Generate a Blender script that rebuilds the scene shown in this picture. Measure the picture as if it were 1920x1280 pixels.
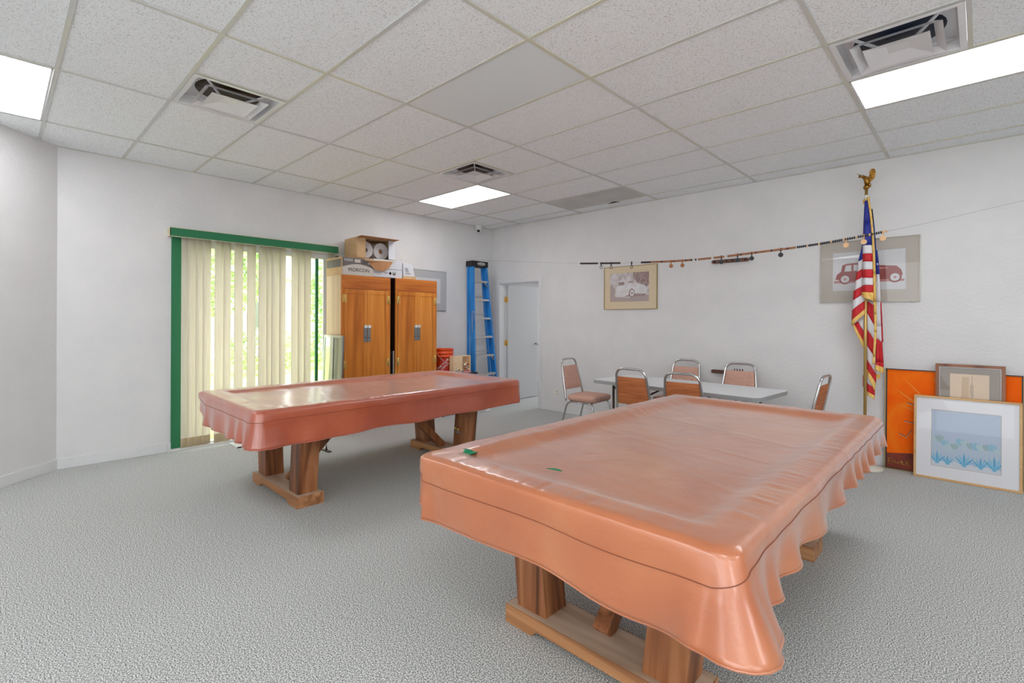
import bpy, bmesh, math, random
from mathutils import Vector, Matrix, noise
random.seed(7)
PI = math.pi
S = bpy.context.scene
C = S.collection
for o in list(bpy.data.objects): bpy.data.objects.remove(o)

# ---------------------------------------------------------------- camera
cam_d = bpy.data.cameras.new('camera'); cam = bpy.data.objects.new('camera', cam_d); C.objects.link(cam)
FPX, YAW, ROLL, V0 = 922.9, -0.7613, 0.0046, 600.6
CAM = Vector((6.256, -6.041, 1.414))
sy, cy = math.sin(YAW), math.cos(YAW)
fw = Vector((sy, cy, 0)); rt = Vector((cy, -sy, 0)); up = Vector((0, 0, 1))
r2 = rt*math.cos(ROLL)+up*math.sin(ROLL); u2 = up*math.cos(ROLL)-rt*math.sin(ROLL)
M = Matrix((r2, u2, -fw)).transposed().to_4x4(); M.translation = CAM
cam.matrix_world = M
cam_d.sensor_width = 36; cam_d.lens = FPX/1920*36
cam_d.shift_y = -(640-V0)/1920; cam_d.clip_start = .05; cam_d.clip_end = 200
S.camera = cam
# ---------------------------------------------------------------- world, sun, exposure
W = bpy.data.worlds.new('world'); S.world = W; W.use_nodes = True
bg = W.node_tree.nodes['Background']; bg.inputs[0].default_value = (.93, .97, 1, 1); bg.inputs[1].default_value = 3.0
sd = bpy.data.lights.new('sun', 'SUN'); sd.energy = 9.0; sd.angle = .02; sd.color = (1, .96, .88)
sun = bpy.data.objects.new('sun', sd); C.objects.link(sun); sun.rotation_euler = (math.radians(-18), math.radians(48), 0)
sun.location = (4, 0, 12)
S.view_settings.view_transform = 'Standard'; S.view_settings.look = 'None'; S.view_settings.gamma = 1
S.view_settings.use_curve_mapping = False; S.view_settings.exposure = 0.18
PANEL = 9.0       # brightness of the lit ceiling panels

# ---------------------------------------------------------------- materials
def lin(c):
    c /= 255
    return c/12.92 if c <= .04045 else ((c+.055)/1.055)**2.4
def rgb(r, g, b): return (lin(r), lin(g), lin(b), 1)
MATS = {}
def mat(name, col, rough=.6, metal=0, spec=.5, emit=0, coat=0):
    m = bpy.data.materials.new(name); m.use_nodes = True; MATS[name] = m
    b = m.node_tree.nodes['Principled BSDF']
    b.inputs['Base Color'].default_value = rgb(*col); b.inputs['Roughness'].default_value = rough
    b.inputs['Metallic'].default_value = metal; b.inputs['Specular IOR Level'].default_value = spec
    b.inputs['Coat Weight'].default_value = coat
    if emit:
        b.inputs['Emission Color'].default_value = rgb(*col); b.inputs['Emission Strength'].default_value = emit
    return m
def nd(m, t, **kw):
    n = m.node_tree.nodes.new(t)
    for k, v in kw.items():
        if hasattr(n, k): setattr(n, k, v)
        else: n.inputs[k].default_value = v
    return n
def ln(m, a, b): m.node_tree.links.new(a, b)
def coords(m, scale=(1, 1, 1), rot=(0, 0, 0), kind='Object'):
    tc = nd(m, 'ShaderNodeTexCoord'); mp = nd(m, 'ShaderNodeMapping')
    mp.inputs['Scale'].default_value = scale; mp.inputs['Rotation'].default_value = rot
    ln(m, tc.outputs[kind], mp.inputs['Vector']); return mp.outputs[0]
def ramp(m, fac, stops):
    r = nd(m, 'ShaderNodeValToRGB'); e = r.color_ramp.elements
    e[0].position, e[0].color = stops[0][0], rgb(*stops[0][1])
    e[1].position, e[1].color = stops[1][0], rgb(*stops[1][1])
    for p, c in stops[2:]:
        x = e.new(p); x.color = rgb(*c)
    ln(m, fac, r.inputs[0]); return r.outputs[0]
def noisy(name, stops, scale=10, vscale=(1, 1, 1), rough=.6, detail=4, bump=0, bscale=None, bdist=.005, metal=0, dist=0, spec=.5, bvscale=None, coat=0):
    m = mat(name, (128, 128, 128), rough, metal, spec, coat=coat); b = m.node_tree.nodes['Principled BSDF']
    n = nd(m, 'ShaderNodeTexNoise', Scale=scale, Detail=detail, Distortion=dist)
    ln(m, coords(m, vscale), n.inputs['Vector'])
    ln(m, ramp(m, n.outputs['Fac'], stops), b.inputs['Base Color'])
    if bump:
        n2 = nd(m, 'ShaderNodeTexNoise', Scale=bscale or scale, Detail=4)
        ln(m, coords(m, bvscale or vscale), n2.inputs['Vector'])
        bp = nd(m, 'ShaderNodeBump', Strength=bump, Distance=bdist)
        ln(m, n2.outputs['Fac'], bp.inputs['Height']); ln(m, bp.outputs[0], b.inputs['Normal'])
    return m
wall_m = noisy('wall_paint', [(.3, (222, 221, 221)), (.7, (228, 227, 226))], 3, rough=.75, bump=.6, bscale=34, bdist=.007, spec=.25)
trim_m = mat('white_trim', (226, 226, 226), .45)
def ceiling_mat():
    m = noisy('ceiling_tile', [(.34, (198, 198, 199)), (.44, (246, 249, 251))], 150, rough=.9, detail=3, bump=.25, bscale=140, bdist=.002, spec=.1)
    return m
tile_m = ceiling_mat()
tee_m = noisy('ceiling_tee', [(.40, (206, 207, 208)), (.66, (214, 211, 190))], .7, rough=.45)
carpet_m = noisy('carpet', [(.38, (108, 111, 111)), (.50, (182, 183, 180)), (.62, (240, 241, 237))], 180, rough=1, detail=2, bump=.10, bscale=320, bdist=.003, spec=.05)
def vinyl(name, c1, c2, c3, sheen=.13):
    m = noisy(name, [(.3, c1), (.5, c2), (.72, c3)], 2.2, rough=.34, detail=6, dist=.6)
    b = m.node_tree.nodes['Principled BSDF']; b.inputs['Specular IOR Level'].default_value = .8; b.inputs['IOR'].default_value = 1.65; b.inputs['Coat Weight'].default_value = 1.0; b.inputs['Coat Roughness'].default_value = .2
    b.inputs['Sheen Weight'].default_value = sheen; b.inputs['Sheen Roughness'].default_value = .45
    # fine leather grain and long soft creases
    n1 = nd(m, 'ShaderNodeTexNoise', Scale=34, Detail=6, Distortion=1.2); ln(m, coords(m, (.35, 1, 1.6), (0, 0, .2)), n1.inputs['Vector'])
    n2 = nd(m, 'ShaderNodeTexNoise', Scale=3.2, Detail=5, Distortion=.6); ln(m, coords(m, (1, 1, 1.2), (0, 0, .4)), n2.inputs['Vector'])
    b1 = nd(m, 'ShaderNodeBump', Strength=.30, Distance=.003); ln(m, n1.outputs['Fac'], b1.inputs['Height'])
    b2 = nd(m, 'ShaderNodeBump', Strength=.35, Distance=.03); ln(m, n2.outputs['Fac'], b2.inputs['Height'])
    wv = nd(m, 'ShaderNodeTexWave', bands_direction='Y', wave_profile='SIN'); wv.inputs['Scale'].default_value = .62; wv.inputs['Distortion'].default_value = 3.2; wv.inputs['Detail'].default_value = 1.5; wv.inputs['Detail Scale'].default_value = .5
    ln(m, coords(m, (1, 1, .2), (0, 0, .28)), wv.inputs['Vector'])
    cr = nd(m, 'ShaderNodeMapRange'); cr.inputs[1].default_value = .955; cr.inputs[2].default_value = 1.0; ln(m, wv.outputs['Fac'], cr.inputs[0])
    b3 = nd(m, 'ShaderNodeBump', Strength=.30, Distance=.006); ln(m, cr.outputs[0], b3.inputs['Height'])
    ln(m, b1.outputs[0], b3.inputs['Normal']); ln(m, b3.outputs[0], b2.inputs['Normal']); ln(m, b2.outputs[0], b.inputs['Normal'])
    r = nd(m, 'ShaderNodeMapRange'); r.inputs[3].default_value = .26; r.inputs[4].default_value = .46
    ln(m, n2.outputs['Fac'], r.inputs[0]); ln(m, r.outputs[0], b.inputs['Roughness'])
    return m
vinyl_orange = vinyl('tan_vinyl', (174, 88, 36), (186, 101, 47), (196, 118, 66), .18)
vinyl_red = vinyl('red_brown_vinyl', (166, 64, 22), (180, 75, 30), (192, 90, 46), .28)
seam_m = mat('seam_thread', (134, 72, 50), .6)
def wood(name, c1, c2, c3, axis='z', scale=9, rough=.42):
    s = {'z': (1, 1, .07), 'x': (.07, 1, 1), 'y': (1, .07, 1)}[axis]
    m = noisy(name, [(.3, c1), (.5, c2), (.72, c3)], scale, s, rough, 7, bump=.06, bscale=scale*3, dist=1.5)
    return m
leg_wood = wood('walnut_leg_wood', (86, 48, 24), (140, 84, 48), (176, 118, 76))
base_wood = wood('walnut_base_wood', (128, 80, 46), (178, 124, 80), (202, 152, 108), 'x')
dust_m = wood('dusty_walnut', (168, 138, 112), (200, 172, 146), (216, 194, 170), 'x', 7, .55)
cab_wood = wood('orange_oak', (176, 96, 26), (212, 128, 42), (228, 150, 62), 'z', 7, .4)
cab_dark = wood('orange_oak_rail', (164, 84, 26), (200, 116, 42), (216, 134, 56), 'y', 7, .4)
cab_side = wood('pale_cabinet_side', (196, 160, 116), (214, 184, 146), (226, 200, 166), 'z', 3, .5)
black_m = mat('black', (18, 17, 17), .5)
dark_m = mat('dark_interior', (26, 20, 16), .8)
green_m = mat('green_paint', (36, 118, 76), .5)
white_m = mat('white_plastic', (232, 232, 232), .4)
ivory_m = mat('ivory_trim', (226, 214, 180), .5)
chrome_m = mat('chrome', (205, 205, 205), .16, 1)
steel_m = mat('grey_steel', (150, 152, 154), .35, .9)
alu_m = mat('aluminium', (196, 194, 190), .4, .8)
brass_m = mat('brass', (222, 182, 104), .35, .8)
gold_m = mat('gold_pole', (206, 172, 104), .3, .7)
gold_dark = noisy('antique_gold', [(.35, (120, 78, 30)), (.65, (196, 148, 70))], 60, rough=.3, metal=1, bump=.5, bscale=120)
fringe_m = noisy('gold_fringe', [(.35, (226, 172, 78)), (.65, (248, 214, 126))], 130, (1, 1, .2), .6, bump=.6, bscale=200)
pad_m = noisy('woven_pink_fabric', [(.35, (196, 142, 122)), (.65, (226, 188, 172))], 150, (1, 1, 1.6), .9, bump=.5, bscale=220, bdist=.003)
padback_m = noisy('orange_vinyl_back', [(.35, (176, 98, 52)), (.65, (204, 124, 72))], 16, (.3, .3, 5), .55)
table_m = mat('grey_laminate', (228, 230, 232), .4)
edge_m = mat('grey_table_edge', (160, 163, 163), .5)
brown_m = mat('dark_brown_steel', (66, 46, 38), .5)
blue_m = noisy('blue_fibreglass', [(.3, (22, 112, 190)), (.7, (40, 140, 212))], 12, (1, 1, .3), .45)
orange_m = mat('orange_plastic', (232, 78, 24), .4)
logo_red = mat('orange_red_label', (206, 44, 34), .5)
card_m = noisy('cardboard', [(.3, (196, 160, 116)), (.7, (212, 178, 136))], 9, rough=.85)
card_in = noisy('cardboard_inside', [(.3, (176, 124, 84)), (.7, (192, 142, 100))], 9, rough=.85)
carton_w = mat('white_carton', (206, 206, 210), .6)
carton_g = mat('grey_carton_print', (112, 104, 100), .6)
carton_l = mat('light_carton_print', (202, 194, 184), .6)
paper_m = mat('tissue_paper', (214, 210, 210), .9)
ink_m = mat('dark_ink', (70, 62, 60), .7)
glass_m = bpy.data.materials.new('clear_glass'); glass_m.use_nodes = True
def mk_glass():
    nt = glass_m.node_tree; nt.nodes.clear()
    o = nd(glass_m, 'ShaderNodeOutputMaterial'); mx = nd(glass_m, 'ShaderNodeMixShader'); t = nd(glass_m, 'ShaderNodeBsdfTransparent')
    g = nd(glass_m, 'ShaderNodeBsdfGlossy'); g.inputs['Roughness'].default_value = .02
    f = nd(glass_m, 'ShaderNodeFresnel'); f.inputs[0].default_value = 1.45
    t.inputs[0].default_value = (.985, .985, .985, 1)
    ge = nd(glass_m, 'ShaderNodeNewGeometry'); sb = nd(glass_m, 'ShaderNodeMath', operation='SUBTRACT'); sb.inputs[0].default_value = 1; ln(glass_m, ge.outputs['Backfacing'], sb.inputs[1])
    ml = nd(glass_m, 'ShaderNodeMath', operation='MULTIPLY'); ln(glass_m, f.outputs[0], ml.inputs[0]); ln(glass_m, sb.outputs[0], ml.inputs[1]); ln(glass_m, ml.outputs[0], mx.inputs[0]); ln(glass_m, t.outputs[0], mx.inputs[1]); ln(glass_m, g.outputs[0], mx.inputs[2]); ln(glass_m, mx.outputs[0], o.inputs[0])
mk_glass()
def slat_mat():
    m = mat('cream_blind_fabric', (232, 220, 186), .9, spec=.1); nt = m.node_tree
    b = nt.nodes['Principled BSDF']; out = nt.nodes['Material Output']
    n = nd(m, 'ShaderNodeTexNoise', Scale=60, Detail=3); ln(m, coords(m, (1, 3, .05)), n.inputs['Vector'])
    c = ramp(m, n.outputs['Fac'], [(.3, (234, 226, 212)), (.7, (246, 241, 233))]); ln(m, c, b.inputs['Base Color'])
    t = nd(m, 'ShaderNodeBsdfTranslucent'); ln(m, c, t.inputs[0])
    mx = nd(m, 'ShaderNodeMixShader'); mx.inputs[0].default_value = .55
    ln(m, b.outputs[0], mx.inputs[1]); ln(m, t.outputs[0], mx.inputs[2]); ln(m, mx.outputs[0], out.inputs[0])
    return m
slat_m = slat_mat()
flag_red = mat('flag_red', (200, 22, 34), .6); flag_white = mat('flag_white', (226, 224, 228), .6); flag_blue = mat('flag_blue', (26, 40, 140), .6)
panel_on = mat('lit_panel', (250, 251, 255), .5, emit=PANEL)
panel_off = mat('unlit_panel', (232, 237, 239), .4)
panel_grey = noisy('grey_stained_panel', [(.3, (186, 185, 182)), (.7, (204, 203, 200))], 3, rough=.5)

# ---------------------------------------------------------------- mesh helpers
class MB:
    def __init__(s): s.v = []; s.f = []; s.mi = []; s.mats = []; s.sm = []
    def idx(s, m):
        if m not in s.mats: s.mats.append(m)
        return s.mats.index(m)
    def add(s, vs, fs, m, smooth=False, T=None):
        o = len(s.v); i = s.idx(m)
        for v in vs:
            v = Vector(v)
            if T is not None: v = T @ v
            s.v.append(v)
        for f in fs: s.f.append([o+k for k in f]); s.mi.append(i); s.sm.append(smooth)
        return s
    def box(s, a, b, m, T=None):
        (x0, y0, z0), (x1, y1, z1) = a, b
        x0, x1 = min(x0, x1), max(x0, x1); y0, y1 = min(y0, y1), max(y0, y1); z0, z1 = min(z0, z1), max(z0, z1)
        vs = [(x0, y0, z0), (x1, y0, z0), (x1, y1, z0), (x0, y1, z0), (x0, y0, z1), (x1, y0, z1), (x1, y1, z1), (x0, y1, z1)]
        return s.add(vs, [(3, 2, 1, 0), (4, 5, 6, 7), (0, 1, 5, 4), (1, 2, 6, 5), (2, 3, 7, 6), (3, 0, 4, 7)], m, T=T)
    def beam(s, p, q, w, h, m, side=None):
        # box from p to q, w along side, h along the third direction
        p, q = Vector(p), Vector(q); d = (q-p); L = d.length; d.normalize()
        a = Vector(side) if side else (Vector((0, 0, 1)) if abs(d.z) < .9 else Vector((1, 0, 0))).cross(d)
        a = (a-d*a.dot(d)).normalized(); b = d.cross(a)
        T = Matrix((a, b, d)).transposed().to_4x4(); T.translation = p
        return s.box((-w/2, -h/2, 0), (w/2, h/2, L), m, T)
    def tube(s, pts, r, m, n=10, closed=False, caps=True):
        pts = [Vector(p) for p in pts]; N = len(pts); rs = r if hasattr(r, '__len__') else [r]*N
        vs = []; prev = None
        for i, p in enumerate(pts):
            if closed: d = pts[(i+1) % N]-pts[i-1]
            else: d = pts[min(i+1, N-1)]-pts[max(i-1, 0)]
            d.normalize()
            if prev is None: a = d.orthogonal().normalized()
            else: a = (prev-d*prev.dot(d)).normalized()
            prev = a; b = d.cross(a)
            for k in range(n):
                t = 2*PI*k/n; vs.append(p+(a*math.cos(t)+b*math.sin(t))*rs[i])
        fs = []
        for i in range(N if closed else N-1):
            j = (i+1) % N
            for k in range(n): fs.append((i*n+k, i*n+(k+1) % n, j*n+(k+1) % n, j*n+k))
        if not closed and caps: fs.append(tuple(range(n))[::-1]); fs.append(tuple((N-1)*n+k for k in range(n)))
        return s.add(vs, fs, m, True)
    def lathe(s, prof, m, n=24, T=None, smooth=True):
        vs = []; fs = []
        for r, z in prof:
            for k in range(n): t = 2*PI*k/n; vs.append((r*math.cos(t), r*math.sin(t), z))
        for i in range(len(prof)-1):
            for k in range(n): fs.append((i*n+k, i*n+(k+1) % n, (i+1)*n+(k+1) % n, (i+1)*n+k))
        if prof[0][0] > 1e-5: fs.append(tuple(range(n))[::-1])
        if prof[-1][0] > 1e-5: fs.append(tuple((len(prof)-1)*n+k for k in range(n)))
        return s.add(vs, fs, m, smooth, T)
    def prism(s, poly, d, m, T=None):
        # poly in x,z ; extruded along y from 0 to d
        n = len(poly); vs = [(x, 0, z) for x, z in poly]+[(x, d, z) for x, z in poly]
        fs = [tuple(range(n)), tuple(range(2*n-1, n-1, -1))]+[(i, i+n, (i+1) % n+n, (i+1) % n) for i in range(n)]
        return s.add(vs, fs, m, T=T)
    def grid(s, fn, nu, nv, m, smooth=True, mf=None, T=None):
        o = len(s.v)
        for j in range(nv+1):
            for i in range(nu+1):
                v = Vector(fn(i/nu, j/nv)); s.v.append(T @ v if T is not None else v)
        for j in range(nv):
            for i in range(nu):
                a = o+j*(nu+1)+i; s.f.append([a, a+1, a+nu+2, a+nu+1]); s.mi.append(s.idx(mf(i, j) if mf else m)); s.sm.append(smooth)
        return s
    def build(s, name, parent=None, bevel=0, sub=0, solid=0, seg=2, label=None):
        me = bpy.data.meshes.new(name); me.from_pydata([tuple(v) for v in s.v], [], s.f)
        for m in s.mats: me.materials.append(m)
        me.polygons.foreach_set('material_index', s.mi); me.polygons.foreach_set('use_smooth', s.sm); me.update()
        o = bpy.data.objects.new(name, me); C.objects.link(o)
        if parent: o.parent = parent
        if solid: md = o.modifiers.new('solid', 'SOLIDIFY'); md.thickness = solid; md.offset = 0
        if bevel: md = o.modifiers.new('bevel', 'BEVEL'); md.width = bevel; md.segments = seg; md.limit_method = 'ANGLE'; md.angle_limit = .7
        if sub: md = o.modifiers.new('sub', 'SUBSURF'); md.levels = sub; md.render_levels = sub
        if label: o['label'] = label
        return o
def thing(name, label, cat, loc=(0, 0, 0), rz=0, group=None, rx=0):
    o = bpy.data.objects.new(name, None); C.objects.link(o); o.empty_display_size = .1
    o.location = loc; o.rotation_euler = (rx, 0, rz); o['label'] = label; o['category'] = cat
    if group: o['group'] = group
    return o
def tag(o, label, cat, group=None, kind=None):
    o['label'] = label; o['category'] = cat
    if group: o['group'] = group
    if kind: o['kind'] = kind
    return o
def struct(o, label=None):
    o['kind'] = 'structure'
    if label: o['label'] = label
    return o
def dup(root, loc, rz, label, rx=0):
    r = root.copy(); C.objects.link(r); r.location = loc; r.rotation_euler = (rx, 0, rz); r['label'] = label
    for ch in list(root.children):
        c = ch.copy(); C.objects.link(c); c.parent = r
        for g in ch.children:
            d = g.copy(); C.objects.link(d); d.parent = c
    return r
def text(name, s, size, m, T, parent, ext=.0006, label=None, spacing=1, sx=1):
    cu = bpy.data.curves.new(name, 'FONT'); cu.body = s; cu.size = size; cu.extrude = ext; cu.align_x = 'CENTER'; cu.align_y = 'CENTER'; cu.space_character = spacing
    t = bpy.data.objects.new('tmp', cu); C.objects.link(t)
    bpy.context.view_layer.update()
    me = bpy.data.meshes.new_from_object(t.evaluated_get(bpy.context.evaluated_depsgraph_get())); bpy.data.objects.remove(t)
    me.transform(T @ Matrix.Diagonal((sx, 1, 1, 1))); me.materials.clear(); me.materials.append(m)
    o = bpy.data.objects.new(name, me); C.objects.link(o)
    if parent: o.parent = parent
    if label: o['label'] = label
    return o
def face_y(x, y, z, rot=0):     # text facing -Y, optional in-plane rotation
    return Matrix.Translation((x, y, z)) @ Matrix.Rotation(PI/2, 4, 'X') @ Matrix.Rotation(rot, 4, 'Z')
def face_x(x, y, z, rot=0):     # text facing +X
    return Matrix.Translation((x, y, z)) @ Matrix.Rotation(PI/2, 4, 'Z') @ Matrix.Rotation(PI/2, 4, 'X') @ Matrix.Rotation(rot, 4, 'Z')

# ================================================================= room shell
H = 3.02; RX = 9.9; RY = -9.6
b = MB(); b.box((-.2, RY-.2, -.12), (RX+.2, 0.02, 0), carpet_m); struct(b.build('floor'), 'grey speckled carpet')
b = MB(); b.box((-1.2, .02, -.12), (3.2, 3.6, 0), carpet_m); struct(b.build('floor_hall'), 'grey carpet of the next room')
WY0, WY1, WZ = -4.70, -2.85, 2.27
b = MB(); b.box((-.15, WY1, 0), (0, .14, 3.3), wall_m).box((-.15, -5.645, 0), (0, WY0, 3.3), wall_m).box((-.15, WY0, WZ), (0, WY1, 3.3), wall_m)
struct(b.build('wall_left'), 'white textured wall with the patio door')
DX0, DX1, DZ = .20, 1.105, 2.055
b = MB(); b.box((0, 0, 0), (DX0, .14, 3.3), wall_m).box((DX1, 0, 0), (RX+.15, .14, 3.3), wall_m).box((DX0, 0, DZ), (DX1, .14, 3.3), wall_m)
struct(b.build('wall_back'), 'long white textured wall with the doorway')
b = MB(); T = Matrix.Translation((0, -5.645, 0)) @ Matrix.Rotation(math.radians(-46), 4, 'Z')
b.box((0, -.15, 0), (4.6, 0, 3.3), wall_m, T=Matrix.Translation((0, -5.645, 0)) @ Matrix.Rotation(math.radians(-46), 4, 'Z')); struct(b.build('wall_diagonal'), 'white wall angled across the left corner')
ex, ey = 4.6*math.cos(math.radians(46)), -5.645-4.6*math.sin(math.radians(46))
b = MB(); b.box((ex-.2, ey-.15, 0), (4.2, ey, 3.3), wall_m).box((9.4, ey-.15, 0), (RX, ey, 3.3), wall_m).box((4.2, ey-.15, 2.85), (9.4, ey, 3.3), wall_m).box((4.2, ey-.15, 0), (9.4, ey, .1), wall_m)
struct(b.build('wall_rear'))
b = MB(); b.box((RX, ey-.15, 0), (RX+.15, -7.6, 3.3), wall_m).box((RX, -5.8, 0), (RX+.15, 0, 3.3), wall_m).box((RX, -7.6, 2.85), (RX+.15, -5.8, 3.3), wall_m).box((RX, -7.6, 0), (RX+.15, -5.8, .1), wall_m); struct(b.build('wall_right'))
b = MB()
for i in range(3): b.box((RX+.04, -7.6+.9*i-.03, .1), (RX+.1, -7.6+.9*i+.03, 2.85), trim_m)
w3 = struct(b.build('fill_window_right')); b = MB(); b.box((RX+.069, -7.6, .1), (RX+.075, -5.8, 2.85), glass_m); b.build('pane', w3)  # unseen right wall window, added to let in fill daylight
b = MB()
for i in range(5):
    x = 4.2+5.2*i/4; b.box((x-.03, ey-.1, .1), (x+.03, ey-.04, 2.85), trim_m)
w2 = struct(b.build('fill_window_rear')); b = MB(); b.box((4.2, ey-.075, .1), (9.4, ey-.069, 2.85), glass_m); b.build('pane', w2)  # unseen rear glazing behind the camera, added for fill from the bright world
# ceiling: tiles, tees, slab
XL = [-1.7188+1.2192*i for i in range(11)]     # main tee lines
XL = [.7196+1.2192*i for i in range(-1, 8)]
def YR(r): return -3.335-.6096*r
special = {}  # (i,r): kind ; cell between XL[i],XL[i+1] and YR(r)..YR(r+1) (towards camera)
iL2, iL1, iL0, iR1, iR2 = 1, 2, 3, 4, 5       # .72, 1.94, 3.16, 4.38, 5.60
special[(iL1, 2)] = 'vent'; special[(iL1, -2)] = 'vent'; special[(iR2, -2)] = 'vent'
special[(iL2, -3)] = 'lamp'; special[(iR2, -3)] = 'lamp'; special[(iL2, 4)] = 'lamp'
special[(iR2, 4)] = 'lamp'; special[(iL0, 8)] = 'lamp'; special[(iR2, 9)] = 'lamp'; special[(7, 1)] = 'lamp'; special[(7, 6)] = 'lamp'  # lamps out of view, added to brighten the room
special[(iL0, 0)] = 'off'; special[(iL1, -5)] = 'grey'
b = MB(); b.box((-.2, ey-.2, 3.26), (RX+.2, .14, 3.36), tile_m)
for i in range(len(XL)-1):
    for r in range(-6, 10):
        x0, x1 = max(XL[i], 0), min(XL[i+1], RX); y0, y1 = max(YR(r+1), ey), min(YR(r), 0)
        if x1 <= x0 or y1 <= y0: continue
        k = special.get((i, r))
        if k in ('lamp', 'off', 'grey'): continue
        if k == 'vent': x0 = x0+.6096
        dz = random.uniform(-.001, .001)
        b.box((x0+.003, y0+.003, H+.004+dz), (x1-.003, y1-.003, H+.02), tile_m)
struct(b.build('ceiling'), 'suspended ceiling of speckled white tiles')
b = MB()
for x in XL:
    if 0 < x < RX: b.box((x-.012, ey, H-.003), (x+.012, 0, H+.003), tee_m)
for r in range(-5, 10):
    y = YR(r)
    if y > ey: b.box((0, y-.0115, H-.0022), (RX, y+.0115, H+.0032), tee_m)
for (i, r), k in special.items():
    if k == 'vent': b.box((XL[i]+.6096-.0115, YR(r+1), H-.002), (XL[i]+.6096+.0115, YR(r), H+.003), tee_m)
b.box((0, -.02, H-.002), (RX, 0, H+.003), tee_m).box((0, -5.645, H-.002), (.02, 0, H+.003), tee_m)
struct(b.build('trim_1'), 'white metal ceiling grid')
# baseboards
b = MB(); b.box((DX1+.064, -.014, 0), (RX, 0, .095), trim_m); struct(b.build('baseboard_back', bevel=.004))
b = MB(); b.box((0, -5.64, 0), (.014, -4.775, .10), trim_m).box((0, WY1+.02, 0), (.014, 0, .1), trim_m); struct(b.build('baseboard_left', bevel=.004))
b = MB(); b.box((0, 0, 0), (4.58, .014, .10), trim_m, T=T); struct(b.build('baseboard_diagonal', bevel=.004))
# lamps, panels
lamp_lab = {(iL2, -3): 'lit ceiling light panel nearest the back left corner of the room',
            (iR2, -3): 'lit ceiling light panel at the right beside the big air vent',
            (iL2, 4): 'lit ceiling light panel at the far left edge above the angled wall',
            (iR2, 4): 'unseen ceiling light panel above the camera, added for fill', (iL0, 8): 'unseen ceiling light panel behind the camera to the left, added for fill',
            (iR2, 9): 'unseen ceiling light panel by the added rear windows, added for fill', (7, 1): 'unseen ceiling light panel near the right wall, added for fill', (7, 6): 'unseen ceiling light panel behind the camera to the right, added for fill'}
for (i, r), k in special.items():
    x0, x1, y0, y1 = XL[i], XL[i+1], YR(r+1), YR(r)
    if k == 'lamp':
        t = thing('ceiling_light', lamp_lab[(i, r)], 'ceiling light', ((x0+x1)/2, (y0+y1)/2, H), 0, 'lit ceiling light panels')
        hx, hy = (x1-x0)/2-.013, (y1-y0)/2-.013
        f = MB()
        f.box((-hx, -hy, -.002), (hx, -hy+.012, .05), trim_m).box((-hx, hy-.012, -.002), (hx, hy, .05), trim_m)
        f.box((-hx, -hy, -.002), (-hx+.012, hy, .05), trim_m).box((hx-.012, -hy, -.002), (hx, hy, .05), trim_m)
        f.build('frame', t)
        d = MB(); d.box((-hx+.012, -hy+.012, .004), (hx-.012, hy-.012, .01), panel_on); d.build('diffuser', t)
    elif k in ('off', 'grey'):
        b = MB(); b.box((x0+.013, y0+.013, H+.001), (x1-.013, y1-.013, H+.012), panel_off if k == 'off' else panel_grey)
        if k == 'grey': b.prism([(0, 0), (.22, 0), (.1, .02)], .002, black_m, T=Matrix.Translation((x0+.62, y1-.014, H-.018)))
        o = b.build('ceiling_panel')
        tag(o, 'smooth white unlit ceiling panel in the middle of the ceiling' if k == 'off' else 'grey stained ceiling panel with a broken edge by the back wall', 'ceiling panel')
# diffuser vents
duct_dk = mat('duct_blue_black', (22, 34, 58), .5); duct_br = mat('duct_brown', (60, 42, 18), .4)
gloss_w = mat('glossy_white_metal', (232, 232, 234), .22)
def make_vent(loc, label, dk):
    t = thing('ceiling_vent', label, 'air vent', loc, 0, 'square ceiling air vents')
    f = MB(); h = .293
    def ring(mb, a, za, bb, zb, m, th=.002):
        for k in range(4):
            R = Matrix.Rotation(k*PI/2, 4, 'Z')
            mb.add([(-a, -a, za), (a, -a, za), (bb, -bb, zb), (-bb, -bb, zb)], [(0, 1, 2, 3)], m, T=R)
            mb.add([(-a, -a, za+th), (a, -a, za+th), (bb, -bb, zb+th), (-bb, -bb, zb+th)], [(3, 2, 1, 0)], m, T=R)
    ring(f, h, -.006, .262, -.006, gloss_w); ring(f, .262, -.006, .25, .06, gloss_w); ring(f, h, .0, h, -.006, gloss_w)
    # back plate with round hole
    n = 32
    vs = [(.215*math.cos(2*PI*i/n), .215*math.sin(2*PI*i/n), .06) for i in range(n)]
    ov = []
    for i in range(n):
        c, s_ = math.cos(2*PI*i/n), math.sin(2*PI*i/n); q = .25/max(abs(c), abs(s_)); ov.append((q*c, q*s_, .06))
    f.add(vs+ov, [(i, (i+1) % n, n+(i+1) % n, n+i) for i in range(n)], gloss_w)
    f.build('frame', t)
    d = MB(); d.lathe([(.215, .06), (.2, .2), (0, .2)], dk, 32); d.build('duct_opening', t)
    v = MB(); ring(v, .205, -.024, .165, .006, gloss_w); v.build('outer_vane', t)
    v = MB(); ring(v, .15, -.034, .05, -.006, gloss_w); v.add([(-.05, -.05, -.006), (.05, -.05, -.006), (.05, .05, -.006), (-.05, .05, -.006)], [(0, 1, 2, 3)], gloss_w); v.build('inner_vane', t)
    for a in range(4):
        v = MB(); c, s_ = math.cos(PI/4+a*PI/2), math.sin(PI/4+a*PI/2); v.beam((.12*c, .12*s_, -.012), (.335*c, .335*s_, .05), .012, .012, gloss_w); v.build('bracket', t)
make_vent((XL[iL1]+.3048, YR(2.5), H), 'square ceiling vent with brown duct at the upper left', duct_br)
make_vent((XL[iL1]+.3048, YR(-1.5), H), 'square ceiling vent beside the light panel near the back corner', duct_br)
make_vent((XL[iR2]+.3048, YR(-1.5), H), 'large square ceiling vent with blue duct at the upper right', duct_dk)

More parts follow.
